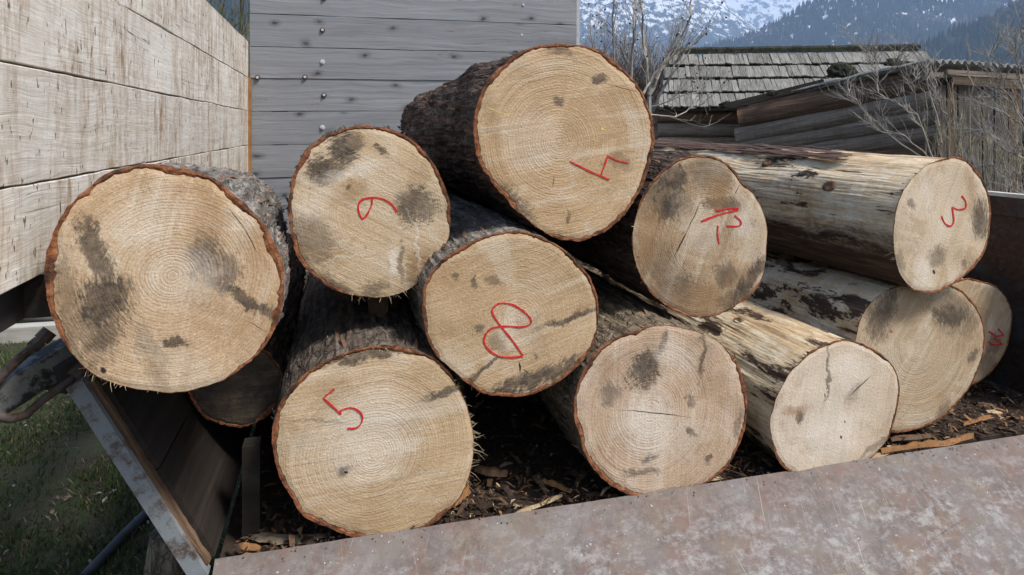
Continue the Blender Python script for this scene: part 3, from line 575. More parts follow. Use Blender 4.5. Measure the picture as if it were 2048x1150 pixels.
# tailgate: plate hinged on the lip, sloping down towards the viewer
dn=(-dA*math.cos(R(33))-UP*math.sin(R(33))).normalized(); nn=dL.cross(-dn).normalized()
dn=(dn-dL*dn.dot(dL)).normalized(); nn=dL.cross(-dn).normalized()
b=MB(); nx,ny=90,30; vs_=[]
for j in range(ny+1):
    for i in range(nx+1):
        x=2.75*i/nx; y=-1.0*j/ny
        z=.004*mnoise.noise((x*2.2,y*2.2,0))*(min(1,j/3)); e=(.0018*mnoise.noise((x*14,3,0)) if j==0 else 0)
        vs_.append((x,y+e,z))
fs_=[(j*(nx+1)+i,(j+1)*(nx+1)+i,(j+1)*(nx+1)+i+1,j*(nx+1)+i+1) for j in range(ny) for i in range(nx)]
m=len(vs_); vs_+=[(v[0],v[1],v[2]-.012) for v in vs_]; fs_+=[tuple(reversed([q+m for q in f])) for f in fs_]
for i in range(nx): fs_.append((i,i+1,m+i+1,m+i))
for j in range(ny): fs_.append(((j+1)*(nx+1),j*(nx+1),m+j*(nx+1),m+(j+1)*(nx+1)))
b.add(vs_,fs_); b.build('tailgate',M_RAMP,trailer,frame(T0,dL,-dn,nn),smooth=False)
b=MB(); b.box((0,0,-.06),(2.5,.02,0)); b.build('hinge_strip',M_SIDE,trailer,frame(T0-UP*.016+dA*.003,dL,dL.cross(UP)*-1,UP))
# chassis
for s in (.5,1.75):
    b=MB(); b.box((-.04,0,-.14),(.04,TH,0)); b.build('chassis_beam',M_SIDE,trailer,frame(T(s,.1,FLOOR-.045),dB,dA,UP))
# slanted lower side board
q1=hit(196,752,T0,-dA); sl=(q1-T0); slW=sl.length; sd=sl.normalized(); sn=sd.cross(dA).normalized()
if sn.dot(dB)<0: sn=-sn
so=empty('slanted_side_board',T(0,0,0)); so.parent=trailer; so.matrix_basis=wm(trailer).inverted()@Matrix.Translation(T(0,0,0)); WM[so.name]=Matrix.Translation(T(0,0,0))
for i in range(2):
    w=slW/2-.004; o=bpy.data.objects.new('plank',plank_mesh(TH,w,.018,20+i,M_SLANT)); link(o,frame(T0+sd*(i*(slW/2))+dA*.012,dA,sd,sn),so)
b=MB(); b.box((-.002,-.01,-.003),(.004,slW,.012)); 
b=MB(); b.box((-.012,-.015,-.048),(.014,slW+.01,-.019)); b.box((.014,-.0,-.06),(TH,.05,-.021))
b.build('steel_channel',M_CHAN,so,frame(T0,dA,sd,sn))
b=MB(); n=40; vs_=[]
for i in range(n+1):
    y=slW*i/n; j=.003*mnoise.noise((y*40,1,0)); vs_+=[(0,y,-.019),(0,y,-.010+j),(.011,y,-.009+j),(.011,y,-.019)]
b.add(vs_,[(i*4+k,(i+1)*4+k,(i+1)*4+(k+1)%4,i*4+(k+1)%4) for i in range(n) for k in range(4)])
b.build('board_end',M_EDGE,so,frame(T0,dA,sd,sn))
# upper vertical plank panel on the left
pp=hit(497,258,T(0,TH,0),-dA); pn=dB
ys=[83,155,222,290,347]
up=empty('upper_side_panel',pp); up.parent=trailer; up.matrix_basis=wm(trailer).inverted()@Matrix.Translation(pp); WM[up.name]=Matrix.Translation(pp)
Yp=pp.y; Lp=(Yp-.62)/dA.y
near=pp-dA*Lp
for i in range(4):
    zb=-(ys[i+1]-HZ)*Yp/F; zt=-(ys[i]-HZ)*Yp/F
    o=bpy.data.objects.new('plank',plank_mesh(Lp-.01,zt-zb-.003,.032,40+i,M_PANEL,60,.0022)); link(o,frame(near+UP*(zb+.002),dA,UP,dB)@Matrix.Rotation(0,4,'X'),up)
for t in (.12,1.2,2.3):
    b=MB(); b.box((0,-.42,-.09),(.06,.42,-.034)); b.build('post',M_DARKW,up,frame(near+dA*t,dA,UP,dB))
b=MB(); b.box((-.012,-.32,-.02),(0,.285,-.0)); b.build('end_strip',m_simple('orange_strip',(.22,.10,.035),(.34,.17,.06),30,.8,.3),up,frame(pp-dA*.004+dB*.016,dA,UP,dB)@Matrix.Translation((0,0,0)))
# bracket between slanted board and panel
bp=hit(70,600,near,dB); b=MB(); b.box((-.03,-.042,-.05),(.05,.03,-.036)); b.box((.05,-.042,-.05),(.056,.03,.01)); b.build('steel_bracket',M_SIDE,trailer,frame(bp,dA,UP,dB))
# headboard
hd=empty('headboard',T(0,TH,0)); hd.parent=trailer; hd.matrix_basis=wm(trailer).inverted()@Matrix.Translation(T(0,TH,0)); WM[hd.name]=Matrix.Translation(T(0,TH,0))
hl=hit(500,HZ,T(0,TH,0),-dA); hr=hit(1151,HZ,T(0,TH,0),-dA); HW=(hr-hl).length; hx=(dB+UP*.019).normalized(); hy=Vector((0,0,1)); hzv=-dA
hb=[-170,-104,-38,27,93,157,223,291,357,422,487,552]
for i in range(len(hb)-1):
    zt=-(hb[i]-HZ)*hl.y/F; zb=-(hb[i+1]-HZ)*hl.y/F
    o=bpy.data.objects.new('plank',plank_mesh(HW,zt-zb-.0035,.03,70+i,M_HEAD,50,.0012)); link(o,frame(hl+UP*(zb+.0017)+hzv*.003*math.sin(i*2.1),hx,hy,hzv),hd)
b=MB(); b.box((0,-.8,-.03),(.022,1.12,.006)); b.box((-.003,-.8,-.05),(.03,1.12,-.034))
b.build('edge_strip',m_steel('galvanised_strip',(.25,.25,.25),(.35,.35,.35),(.42,.43,.44),.6,14.),hd,frame(hr+dB*.004,dB,UP,hzv))
for s in (.15,1.45):
    b=MB(); b.box((-.04,-.8,-.1),(.04,1.1,-.036)); b.build('upright',M_SIDE,hd,frame(hl+dB*s,dB,UP,hzv))
bolt_m={}
for rusty in (0,1):
    b=MB()
    for (r0,z0,z1,mi) in ((.0145,0,.004,1),(.0085,.004,.011,0)):
        n=14 if mi else 6
        lo=[(math.cos(2*math.pi*k/n)*r0,math.sin(2*math.pi*k/n)*r0,z0) for k in range(n)]; hi=[(x*.92,y*.92,z1) for x,y,_ in lo]
        b.add(lo+hi,[(k,(k+1)%n,n+(k+1)%n,n+k) for k in range(n)]+[tuple(range(n,2*n))],mi)
    bolt_m[rusty]=b.mesh('bolt',[M_BOLT,M_BOLTR if rusty else M_BOLT])
for (x,y,ru) in ((645,60,1),(645,124,0),(648,190,1),(645,255,0),(515,155,1),(610,154,1),(1046,10,1),(1043,70,0),(648,-4,1),(1045,131,1)):
    p=hit(x,y,hl+hzv*.006,hzv); link(bpy.data.objects.new('bolt',bolt_m[ru]),frame(p,dB,UP,hzv),hd)
# right steel side
b=MB(); b.box((0,-.12,-.012),(TH+.1,.60,0)); b.box((0,.54,-.012),(TH+.1,.60,.014))
sp=b.build('steel_side',M_SIDE,trailer,frame(T(SR,-.05,0),dA,UP,-dB))
b=MB(); b.box((0,.602,-.02),(TH+.1,.614,.016)); b.build('top_rail',m_simple('pale_worn_rail',(.40,.38,.34),(.6,.58,.53),40,.6,.2),sp,frame(T(SR,-.05,0),dA,UP,-dB))
for t in (.75,1.4):
    b=MB(); b.box((t,-.1,.0025),(t+.05,.53,.028)); b.build('rib',M_SIDE,sp,frame(T(SR,-.05,0),dA,UP,-dB))
# stake standing inside the slanted board
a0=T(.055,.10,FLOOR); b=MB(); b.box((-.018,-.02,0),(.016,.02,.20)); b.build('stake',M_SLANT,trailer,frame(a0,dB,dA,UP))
# latch arm at lower left
arm=empty('latch_arm',P(130,715,1.16)); arm.parent=trailer; arm.matrix_basis=wm(trailer).inverted()@Matrix.Translation(P(130,715,1.16)); WM[arm.name]=Matrix.Translation(P(130,715,1.16))
p0=P(150,700,1.2); p1=P(-90,845,1.02); d=(p1-p0).normalized(); sdv=d.cross(UP).normalized(); upv=sdv.cross(d).normalized()
b=MB(); L=(p1-p0).length; b.box((0,-.02,-.028),(L,.02,.028)); b.box((0,.02,-.02),(L*.9,.026,.02)); b.build('bar',M_ARM,arm,frame(p0,d,sdv,upv))
b=MB(); b.tube([P(98,668,1.15),P(40,716,1.1),P(-60,812,1.0)],[.0085,.0085,.0085],10); b.tube([P(100,662,1.15),P(82,680,1.14)],[.014,.014],8); b.tube([P(78,684,1.135),P(66,694,1.125)],[.013,.013],6); b.build('threaded_rod',M_RUST,arm,smooth=False)
b=MB(); b.tube([P(165,742,1.17),P(135,765,1.14),P(85,800,1.1),P(52,830,1.07),P(20,838,1.05),P(-30,826,1.02)],[.0075]*6,8); b.tube([P(168,738,1.17),P(146,757,1.15)],[.019,.017],8); b.build('hook',M_RUST,arm,smooth=True)
b=MB(); b.box((-.03,-.03,-.025),(.05,.03,.03)); b.build('pivot_block',M_SIDE,arm,frame(P(155,728,1.2),d,sdv,upv))

# ------------------------------------------------------------ litter on the bed floor
def floor_pt(px,py,h=.0):
    d=ray(px,py); z=T0.z+FLOOR+h; t=(z-H)/d.z; return CAM+d*t
LM=[m_simple('litter_dark',(.02,.013,.009),(.06,.038,.025),60,.95,.4),m_simple('litter_brown',(.07,.042,.025),(.16,.1,.06),60,.95,.4),m_simple('litter_orange',(.2,.09,.035),(.34,.18,.075),60,.9,.4),m_simple('litter_pale',(.32,.23,.13),(.5,.4,.26),60,.9,.4)]
rng=random.Random(11); b=MB()
for _ in range(15000):
    s=rng.uniform(.03,SR-.03); t=rng.random()**1.6*1.3+.015; z=FLOOR+rng.random()**2*(.022+.012*(t<.12))+.002
    l=rng.uniform(.004,.018) if rng.random()<.88 else rng.uniform(.02,.055); w=l*rng.uniform(.12,.38); a=rng.uniform(0,6.283); til=rng.uniform(-.35,.35)
    p=T(s,t,z); x=(dB*math.cos(a)+dA*math.sin(a)+UP*til).normalized(); y=x.cross(UP).normalized(); y=(y+UP*rng.uniform(-.4,.4)).normalized(); c=UP*rng.uniform(0,.25)*l
    mi=rng.choices((0,1,2,3),(9,8,2,1.3))[0]
    b.add([p-x*l*.5-y*w*.5,p-x*l*.5+y*w*.3,p+y*w*.55+c,p-y*w*.5+c,p+x*l*.5+y*w*.2,p+x*l*.5-y*w*.25],[(0,3,2,1),(3,5,4,2)],mi)
for _ in range(420):
    x=rng.uniform(.02,2.4); y=rng.random()**4*.03-.006; p=T0+dL*x+dn*y+nn*.002; l=rng.uniform(.0008,.0028); a=rng.uniform(0,6.28)
    u=dL*math.cos(a)+dn*math.sin(a); w=dL*-math.sin(a)+dn*math.cos(a)
    b.add([p-u*l,p-w*l*.5,p+u*l,p+w*l*.5,p+nn*l*.7],[(0,1,4),(1,2,4),(2,3,4),(3,0,4)],rng.choices((0,1,3),(6,3,.6))[0])
tag(b.build('bark_litter',LM),'dark bark crumbs and chips covering the trailer bed','bark litter',kind='stuff')
def chip(name,label,pts,w,th,mat,seed,h=.012):
    rng=random.Random(seed); q=[floor_pt(x,y,h+rng.uniform(0,.008)) for x,y in pts]; fine=[]
    for i in range(len(q)-1):
        for k in range(4): fine.append(q[i].lerp(q[i+1],k/4))
    fine.append(q[-1]); b=MB(); vs=[]; n=len(fine); o=q[0]
    for i,p in enumerate(fine):
        d=(fine[min(i+1,n-1)]-fine[max(i-1,0)]).normalized(); s=d.cross(UP).normalized(); u=i/(n-1); ww=w*(.35+.65*math.sin(math.pi*min(.95,max(.12,u)))**.6)*(.8+.4*rng.random())
        up_=UP*th*(.6+.8*rng.random())
        vs+=[p+s*ww-o,p+s*ww*.4+up_-o,p-s*ww*.5+up_*.8-o,p-s*ww-o]
    fs=[(i*4+k,i*4+(k+1)%4,(i+1)*4+(k+1)%4,(i+1)*4+k) for i in range(n-1) for k in range(4)]+[(3,2,1,0),(n*4-4,n*4-3,n*4-2,n*4-1)]
    b.add(vs,fs); o2=b.build(name,mat,None,Matrix.Translation(o)); return tag(o2,label,'wood chip')
chip('wood_chip','broad pale grey wood slab on the bed left of the log with red 5',[(497,1070),(560,1079),(660,1077)],.017,.006,m_simple('grey_chip',(.16,.12,.075),(.36,.29,.19),40,.9,.4,(1,1,1)),1,.008)
chip('wood_chip','short orange wood chip by the foot of the slanted side board',[(478,1092),(520,1098)],.008,.008,LM[2],2)
chip('bark_piece','curled reddish bark scrap wedged at right edge of the log with red 5',[(905,1010),(935,985)],.012,.02,LM[2],3,.02)
chip('wood_chip','thin pale splinter lying between the two lowest centre logs',[(1030,1030),(1075,1012),(1124,992)],.006,.006,LM[3],4)
chip('wood_chip','tan chip pointing right beside the centre unnumbered log',[(1088,963),(1115,972),(1143,985)],.009,.008,LM[2],5)
chip('bark_piece','wide brown bark slab lying behind the thin splinters',[(950,938),(985,945),(1015,950)],.016,.01,LM[1],6,.02)
chip('wood_chip','long orange brown stick along the tailgate at right',[(1760,905),(1830,893),(1890,888),(1945,874)],.009,.012,LM[2],7,.02)
chip('bark_piece','grey bark strip beneath the grey ringed log at right',[(1780,880),(1820,875),(1865,872)],.012,.008,LM[1],8,.02)
chip('wood_chip','pale chip beside the whitest log end near the tailgate',[(1742,918),(1775,905),(1790,899)],.007,.008,LM[3],9,.012)
chip('bark_piece','orange bark sliver under the far right small log',[(1925,850),(1965,838),(2000,830)],.007,.007,LM[2],10,.015)
# hanging bark scrap in the gap under log nine
b=MB(); c0=P(757,600,1.5); b.add([c0+Vector((x*.001,y*.001,z*.001)) for x,y,z in ((-22,0,20),(20,5,22),(24,0,-20),(15,-8,-52),(-20,-5,-48),(-26,0,-10))],[(0,1,2,5),(5,2,3,4)])
tag(b.build('bark_piece',LM[1]),'brown bark scrap hanging in the dark gap beneath the log with red 9','bark piece')

# ------------------------------------------------------------ ground, grass, things lying about
def gp(px,py): 
    d=ray(px,py); return CAM+d*(-H/d.z)
k=NT('ground_soil',.95); co=k.co(); n1=k.noise(co,3.,6,.65); n2=k.noise(co,28.,5,.7)
c=k.ramp(n2,[(.3,(.018,.014,.01)),(.7,(.07,.055,.038))]); c=k.mix(k.mr(n1,.38,.55,0,.7),c,(.05,.058,.024)); k.col(c); k.bump(n2,.8,.02)
b=MB(); b.add([(-12000,-300,0),(12000,-300,0),(12000,5500,0),(-12000,5500,0)],[(0,1,2,3)]); tag(b.build('ground',k.mat),kind='structure')
GM=[m_simple('grass_green',(.025,.05,.012),(.06,.095,.025),30,.8,.1),m_simple('grass_dry',(.12,.1,.05),(.2,.17,.09),30,.85,.1),m_simple('grass_dark',(.018,.035,.012),(.04,.06,.02),30,.8,.1)]
rng=random.Random(3); b=MB()
for _ in range(80000):
    Y=rng.uniform(1.7,6.5); X=rng.uniform(-.95*Y,-.28*Y)
    if mnoise.noise((X*2.2,Y*2.2,0))+.5*mnoise.noise((X*7,Y*7,1))<rng.uniform(-.75,.15): continue
    h=rng.uniform(.012,.04)*(1+.6*mnoise.noise((X*3,Y*3,5))); a=rng.uniform(0,6.28); w=rng.uniform(.0012,.003); ln=rng.uniform(0,.03)
    x=Vector((math.cos(a),math.sin(a),0)); y=Vector((-x.y,x.x,0)); p=Vector((X,Y,0))
    mi=rng.choices((0,1,2),(6,1.3,4))[0]
    b.add([p-x*w,p+x*w,p+y*ln*.4+UP*h*.65+x*w*.7,p+y*ln+UP*h],[(0,1,2),(0,2,3)],mi)
tag(b.build('grass',GM),'short patchy grass on the dark soil','grass',kind='stuff')
b=MB()
for _ in range(420):
    Y=rng.uniform(1.9,5); X=rng.uniform(-.9*Y,-.35*Y); a=rng.uniform(0,6.28); l=rng.uniform(.006,.02); w=l*rng.uniform(.2,.6); p=Vector((X,Y,rng.uniform(.006,.03)))
    x=Vector((math.cos(a),math.sin(a),rng.uniform(-.3,.3)))*l; y=Vector((-math.sin(a),math.cos(a),rng.uniform(-.3,.3)))*w
    b.add([p-x,p-y,p+x,p+y+UP*.006],[(0,1,2),(0,2,3)],rng.choices((0,1),(3,2))[0])
tag(b.build('fallen_leaves',[m_simple('dead_leaf',(.1,.07,.045),(.2,.15,.1),50,.9,.2),m_simple('bleached_leaf',(.2,.18,.14),(.3,.27,.23),50,.9,.2)]),'scattered dead leaves and wood shavings on the grass','leaf litter',kind='stuff')
b=MB(); q=[gp(165,1170)+UP*.02,gp(240,1090)+UP*.022,gp(302,1030)+UP*.025]; o=q[0]; b.tube([v-o for v in q],[.019]*3,14)
tag(b.build('pipe',m_simple('dark_pipe',(.02,.022,.026),(.05,.052,.058),20,.5,.1),None,Matrix.Translation(o),smooth=False),'dark grey pipe lying in the grass at lower left','pipe')
# timbers lying beyond the trailer
def timber(name,label,a,bb,w,h,mat,seed):
    d=(bb-a); L=d.length; d.normalize(); s=UP.cross(d).normalized()
    o=bpy.data.objects.new(name,plank_mesh(L,w,h,seed,mat,24,.004)); link(o,frame(a,d,s,UP)); return tag(o,label,'timber')
a=gp(-160,700); bb=gp(150,678); timber('timber','long pale squared timber lying on the grass behind the latch arm',a+UP*.11,bb+UP*.11,.12,.11,m_board('bleached_timber',(.25,.23,.19),(.40,.38,.33),(.52,.50,.45),knots=False),301)
b=MB(); a=gp(-200,668)+UP*.19; e=gp(120,655)+UP*.16; b.tube([Vector((0,0,0)),(e-a)*.3+UP*.02,(e-a)*.7,(e-a)],[.13,.125,.12,.11],20)
tag(b.build('weathered_log',m_board('bleached_log',(.2,.18,.15),(.36,.34,.3),(.5,.48,.44),knots=False),None,Matrix.Translation(a),smooth=True),'bleached round log lying on the grass under the plank side','log')
b=MB(); a=P(352,1062,1.5); e=Vector((a.x-.03,a.y-.10,-.02)); 
vs=[a+(e-a)*t for t in (0,.25,.5,.75,1)]; b.tube([v-a for v in vs],[.055,.062,.06,.064,.06],18)
tag(b.build('prop_log',M_BARK['fibre'],None,Matrix.Translation(a),smooth=False),'short upright prop log under the trailer corner','log')

# ------------------------------------------------------------ shingled barn
def m_shingle():
    k=NT('grey_shingle',.9); co=k.co(); rn=k.rnd()
    off=k.n('ShaderNodeCombineXYZ',{0:k.math('MULTIPLY',rn,31.),1:k.math('MULTIPLY',rn,17.)}).outputs[0]; v=k.vm('ADD',co,off)
    g=k.noise(k.mapping(v,scale=(55,4,1)),1.,4,.6); m=k.noise(v,9.,4,.6)
    c=k.ramp(g,[(.3,(.035,.033,.028)),(.48,(.16,.155,.138)),(.68,(.36,.35,.32))])
    c=k.mix(.4,c,k.mix(rn,(.06,.057,.048),(.30,.29,.26)),'MIX'); c=k.mix(k.mr(m,.55,.72,0,.6),c,(.10,.105,.06)); k.col(c); k.bump(g,.6,.008); return k.mat
M_SH=m_shingle(); M_MOSS=m_simple('dark_moss',(.012,.013,.008),(.045,.045,.028),14,1,1,(1,1,1),.03)
rL=P(1343,106,12.); rR=P(1838,99,11.6); eL=P(1324,213,10.5); eR=eL+(rR-rL)
barn=empty('shingled_barn',Vector((eL.x,eL.y,0)),'old barn with mossy ridge and grey wooden shingle roof behind the sheds','barn')
rx=(rR-rL).normalized(); ry=(rL-eL); RL=ry.length; ry=ry.normalized(); rz=rx.cross(ry).normalized(); RW=(rR-rL).length
rm_=MB(); q=[eL,eR,rR,rL]; rm_.add([v-rz*.05 for v in q]+[v-rz*.09 for v in q],[(0,1,2,3),(7,6,5,4),(0,4,5,1),(1,5,6,2),(2,6,7,3),(3,7,4,0)])
roof=rm_.build('roof',M_DARKW,barn,Matrix())
rng=random.Random(8); shm=[]
for i in range(9):
    w=rng.uniform(.06,.125); b=MB(); l=.42; cut=rng.uniform(-.02,.02); c2=rng.uniform(-.02,.02)
    vs=[(0,cut,0),(w*.5,rng.uniform(-.015,.01),.0),(w,c2,0),(w-rng.uniform(0,.006),l,-.012),(rng.uniform(0,.006),l,-.012)]
    vs+=[(x,y,z-.024) for x,y,z in vs]
    b.add(vs,[(0,1,2,3,4),(9,8,7,6,5),(0,5,6,1),(1,6,7,2),(2,7,8,3),(4,9,5,0)]); shm.append((w,b.mesh('shingle',M_SH)))
rows=4; ex=RL/4.0
for r in range(rows):
    x=rng.uniform(-.06,0)
    while x<RW:
        w,me=rng.choice(shm); y=r*ex+rng.uniform(-.02,.02)-.03
        y=min(y,RL-.40)
        o=bpy.data.objects.new('shingle',me); link(o,frame(eL+rx*x+ry*y+rz*(rng.uniform(0,.02)+.02),rx,(ry-rz*.05+rx*rng.uniform(-.04,.04)).normalized(),rz),roof); x+=w+rng.uniform(.002,.01)
b=MB(); vs=[];n=90
for i in range(n+1):
    x=RW*1.005*i/n-.02; h=.055+.03*mnoise.noise((x*5,0,0))+.02*mnoise.noise((x*17,2,0))
    vs+=[(x,-.09+.02*mnoise.noise((x*8,4,1)),.02),(x,-.03,.035+h),(x,.12,.02+h*.6),(x,.14,-.1)]
b.add(vs,[(i*4+k,(i+1)*4+k,(i+1)*4+k+1,i*4+k+1) for i in range(n) for k in range(3)]); b.v=[tuple(rL+rx*v[0]+ry*v[1]+rz*v[2]) for v in b.v]; b.build('ridge_cap',M_MOSS,roof)
M_LOGW=m_board('old_log_wall',(.06,.046,.035),(.235,.19,.15),(.42,.36,.30),(.14,.07,.035),.5,False,grain=.35,bdist=.03); M_LOGB=m_board('brown_log_wall',(.04,.022,.014),(.17,.10,.062),(.30,.215,.15),(.05,.03,.02),.4,False,grain=.35,bdist=.03)
def wall_log(parent,a,bv,r0,r1,mat,seed):
    d=bv-a; L=d.length; d.normalize(); s=d.cross(UP).normalized(); u=s.cross(d); b=MB(); n=24; vs=[]
    for i in range(n+1):
        t=i/n; r=r0+(r1-r0)*t
        for k in range(12):
            an=2*math.pi*k/12; q=r*(1.0/max(abs(math.cos(an)),abs(math.sin(an)))*.45+.62)*(1+.10*mnoise.noise((t*5,seed,k*.6))); vs.append((t*L,math.cos(an)*q+.01*mnoise.noise((t*3,seed,7)),math.sin(an)*q+.015*mnoise.noise((t*3,seed,3))))
    fs=[(i*12+k,(i+1)*12+k,(i+1)*12+(k+1)%12,i*12+(k+1)%12) for i in range(n) for k in range(12)]+[tuple(range(11,-1,-1)),tuple(range(n*12,n*12+12))]
    b.add(vs,fs); return b.build('wall_log',mat,parent,frame(a,d,s,u),smooth=True)
for i in range(9):
    y=232+i*27; wall_log(barn,P(1312,y+(i%3),10.75),P(1500,y+2,10.75),.118,.112,M_LOGW if i%3 else M_LOGB,i)
b=MB(); b.box((0,0,-.9),(RW,.05,0)); b.build('back_wall',M_DARKW,barn,frame(P(1490,228,10.9),rx,rx.cross(UP)*-1,UP))

# ------------------------------------------------------------ sagging log shed
apex=P(1853,121,8.0); low=P(1440,214,10.0); er=P(2140,137,8.5)
shed=empty('log_shed',Vector((apex.x,apex.y,0)),'sagging brown log shed with corrugated roof behind the right hand logs','shed')
ga=(low-apex); ev=(er-apex); gn=ga.cross(ev).normalized(); gn=gn if gn.z>0 else -gn
b=MB(); nx=260; ny=24; vs=[]
for j in range(ny+1):
    for i in range(nx+1):
        v=apex+ev*(i/nx)+ga*(j/ny); ln=ev.length*i/nx
        z=.026*math.sin(ln*2*math.pi/.115)+.03*mnoise.noise((ln*.8,j*.25,0))
        if i==0: z+=.02*mnoise.noise((j*.9,1,0))
        vs.append(v+gn*z)
fs=[(j*(nx+1)+i,j*(nx+1)+i+1,(j+1)*(nx+1)+i+1,(j+1)*(nx+1)+i) for j in range(ny) for i in range(nx)]
m=len(vs); vs+=[v-gn*.012 for v in vs]; fs+=[tuple(reversed([q+m for q in f])) for f in fs]
for i in range(nx): fs.append((i,m+i,m+i+1,i+1))
for j in range(ny): fs.append((j*(nx+1),(j+1)*(nx+1),m+(j+1)*(nx+1),m+j*(nx+1)))
b.add(vs,fs); b.build('corrugated_roof',m_simple('fibre_cement',(.16,.155,.135),(.38,.375,.345),16,.9,.5),shed,smooth=False)
# gable rafter boards under the roof edge
def on_wall(px,py):   # gable wall plane, far at the left, near at the right
    w0=P(1478,HZ,9.8); w1=P(1853,HZ,8.25); nrm=(w1-w0).cross(UP); return hit(px,py,w0,nrm)
lines=[((1500,219),(1862,152),.12,1),((1482,235),(1862,168),.165,1),((1476,272),(1870,196),.15,0),((1480,298),(1875,232),.135,0),((1482,326),(1880,266),.14,0),((1484,354),(1880,300),.14,1),((1486,384),(1880,336),.14,0),((1490,420),(1880,372),.14,0),((1490,456),(1880,410),.14,1)]
for i,(a,c_,r,br) in enumerate(lines): wall_log(shed,on_wall(*a),on_wall(*c_),r*.92,r*.95,M_LOGB if br else M_LOGW,40+i)
for (a,c_,w,mat) in (((1452,212),(1640,166),.05,M_DARKW),((1880,146),(2070,158),.035,M_LOGW),((1890,162),(2070,176),.05,M_DARKW),((1846,150),(2070,166),.03,M_LOGW)):
    pa=on_wall(*a) if a[0]<1800 else P(a[0],a[1],8.15); pb=on_wall(*c_) if c_[0]<1800 else P(c_[0],c_[1],8.4)
    d=(pb-pa); L=d.length; d.normalize(); s=d.cross(UP).normalized(); u=s.cross(d); b=MB(); b.box((0,-.02,-w),(L,.02,w)); b.build('eave_board',mat,shed,frame(pa-Vector((0,.12,0)),d,s,u))
M_VB=m_board('grey_vertical_boards',(.07,.065,.062),(.15,.142,.135),(.23,.22,.21),(.16,.08,.04),.6,False); M_VB2=m_board('brown_vertical_boards',(.08,.05,.035),(.16,.105,.07),(.22,.16,.12),(.1,.05,.03),.5,False)
x=1872; rng=random.Random(4); i=0
while x<2110:
    w=rng.uniform(20,30); Yb=8.3+.3*(x-1872)/200; a=P(x,520,Yb); W=(w-1.6)*Yb/F; Hh=(520-170)*Yb/F
    o=bpy.data.objects.new('board',plank_mesh(Hh,W,.03,500+i,M_VB2 if (i in (1,6,7)) else M_VB,12,.004)); link(o,frame(a+Vector((0,rng.uniform(-.015,.015),0)),UP,Vector((1,.06,0)).normalized(),Vector((.06,-1,0)).normalized())@Matrix.Rotation(rng.uniform(-.015,.015),4,'Z'),shed); x+=w; i+=1
b=MB(); b.box((.1,0,-1.9),(2.6,.1,-.6)); b.build('dark_backing',M_DARKW,shed,frame(P(1500,150,10.1),(P(2090,150,8.75)-P(1500,150,10.1)).normalized(),Vector((.5,1,0)).normalized(),UP))
def lump(name,label,px,py,Y,sx,sz,seed,mat):
    me=bpy.data.meshes.new(name); bm=bmesh.new(); bmesh.ops.create_icosphere(bm,subdivisions=3,radius=1)
    for v in bm.verts:
        n=1+.28*fbm(v.co.x*1.7+seed,v.co.y*1.7,v.co.z*1.7); v.co=Vector((v.co.x*sx*n,v.co.y*sx*.7*n,max(v.co.z,-.35)*sz*n))
    bm.to_mesh(me); bm.free(); me.materials.append(mat); o=bpy.data.objects.new(name,me); link(o,Matrix.Translation(P(px,py,Y))); return tag(o,label,'stone')
lump('roof_stone','large dark mossy stone weighing down the sloping shed roof edge',1684,146,8.85,.20,.15,1,M_MOSS)
lump('roof_stone','small dark stone near the top of the shed roof edge',1787,127,8.35,.11,.075,2,M_MOSS)
lump('roof_stone','dark mossy lump at the lowest corner of the shed roof',1452,212,9.95,.12,.08,3,M_MOSS)
lump('roof_stone','dark flat stone halfway along the low shed roof edge',1548,188,9.4,.10,.05,4,M_MOSS)

# ------------------------------------------------------------ bare trees and shrubs
def twig(b,p,d,l,r,depth,rng,spread=.6,upb=.25,n=4,kids=3,buds=None,rmin=.0021):
    pts=[p]; rr=[r]; q=p.copy(); dd=d.copy()
    for i in range(4):
        dd=(dd+Vector((rng.gauss(0,.13),rng.gauss(0,.13),rng.gauss(0,.1)+upb*.12))).normalized(); q=q+dd*l/4; pts.append(q.copy()); rr.append(r*(1-.17*(i+1)))
    b.tube(pts,rr,n if depth>0 else 3,0,False)
    if buds is not None and rng.random()<.10: buds.append(pts[-1])
    if depth<=0: return
    for k in range(kids):
        i=rng.choice((1,2,3,4)); a=Vector((rng.gauss(0,1),rng.gauss(0,1),rng.gauss(0,.6))); a=(a-dd*a.dot(dd)); a=a.normalized() if a.length>0 else a
        nd=(dd+a*spread*rng.uniform(.6,1.4)+UP*upb).normalized()
        twig(b,pts[i],nd,l*rng.uniform(.4,.7),max(rmin,rr[i]*.6),depth-1,rng,spread,upb,3,kids,buds,rmin)
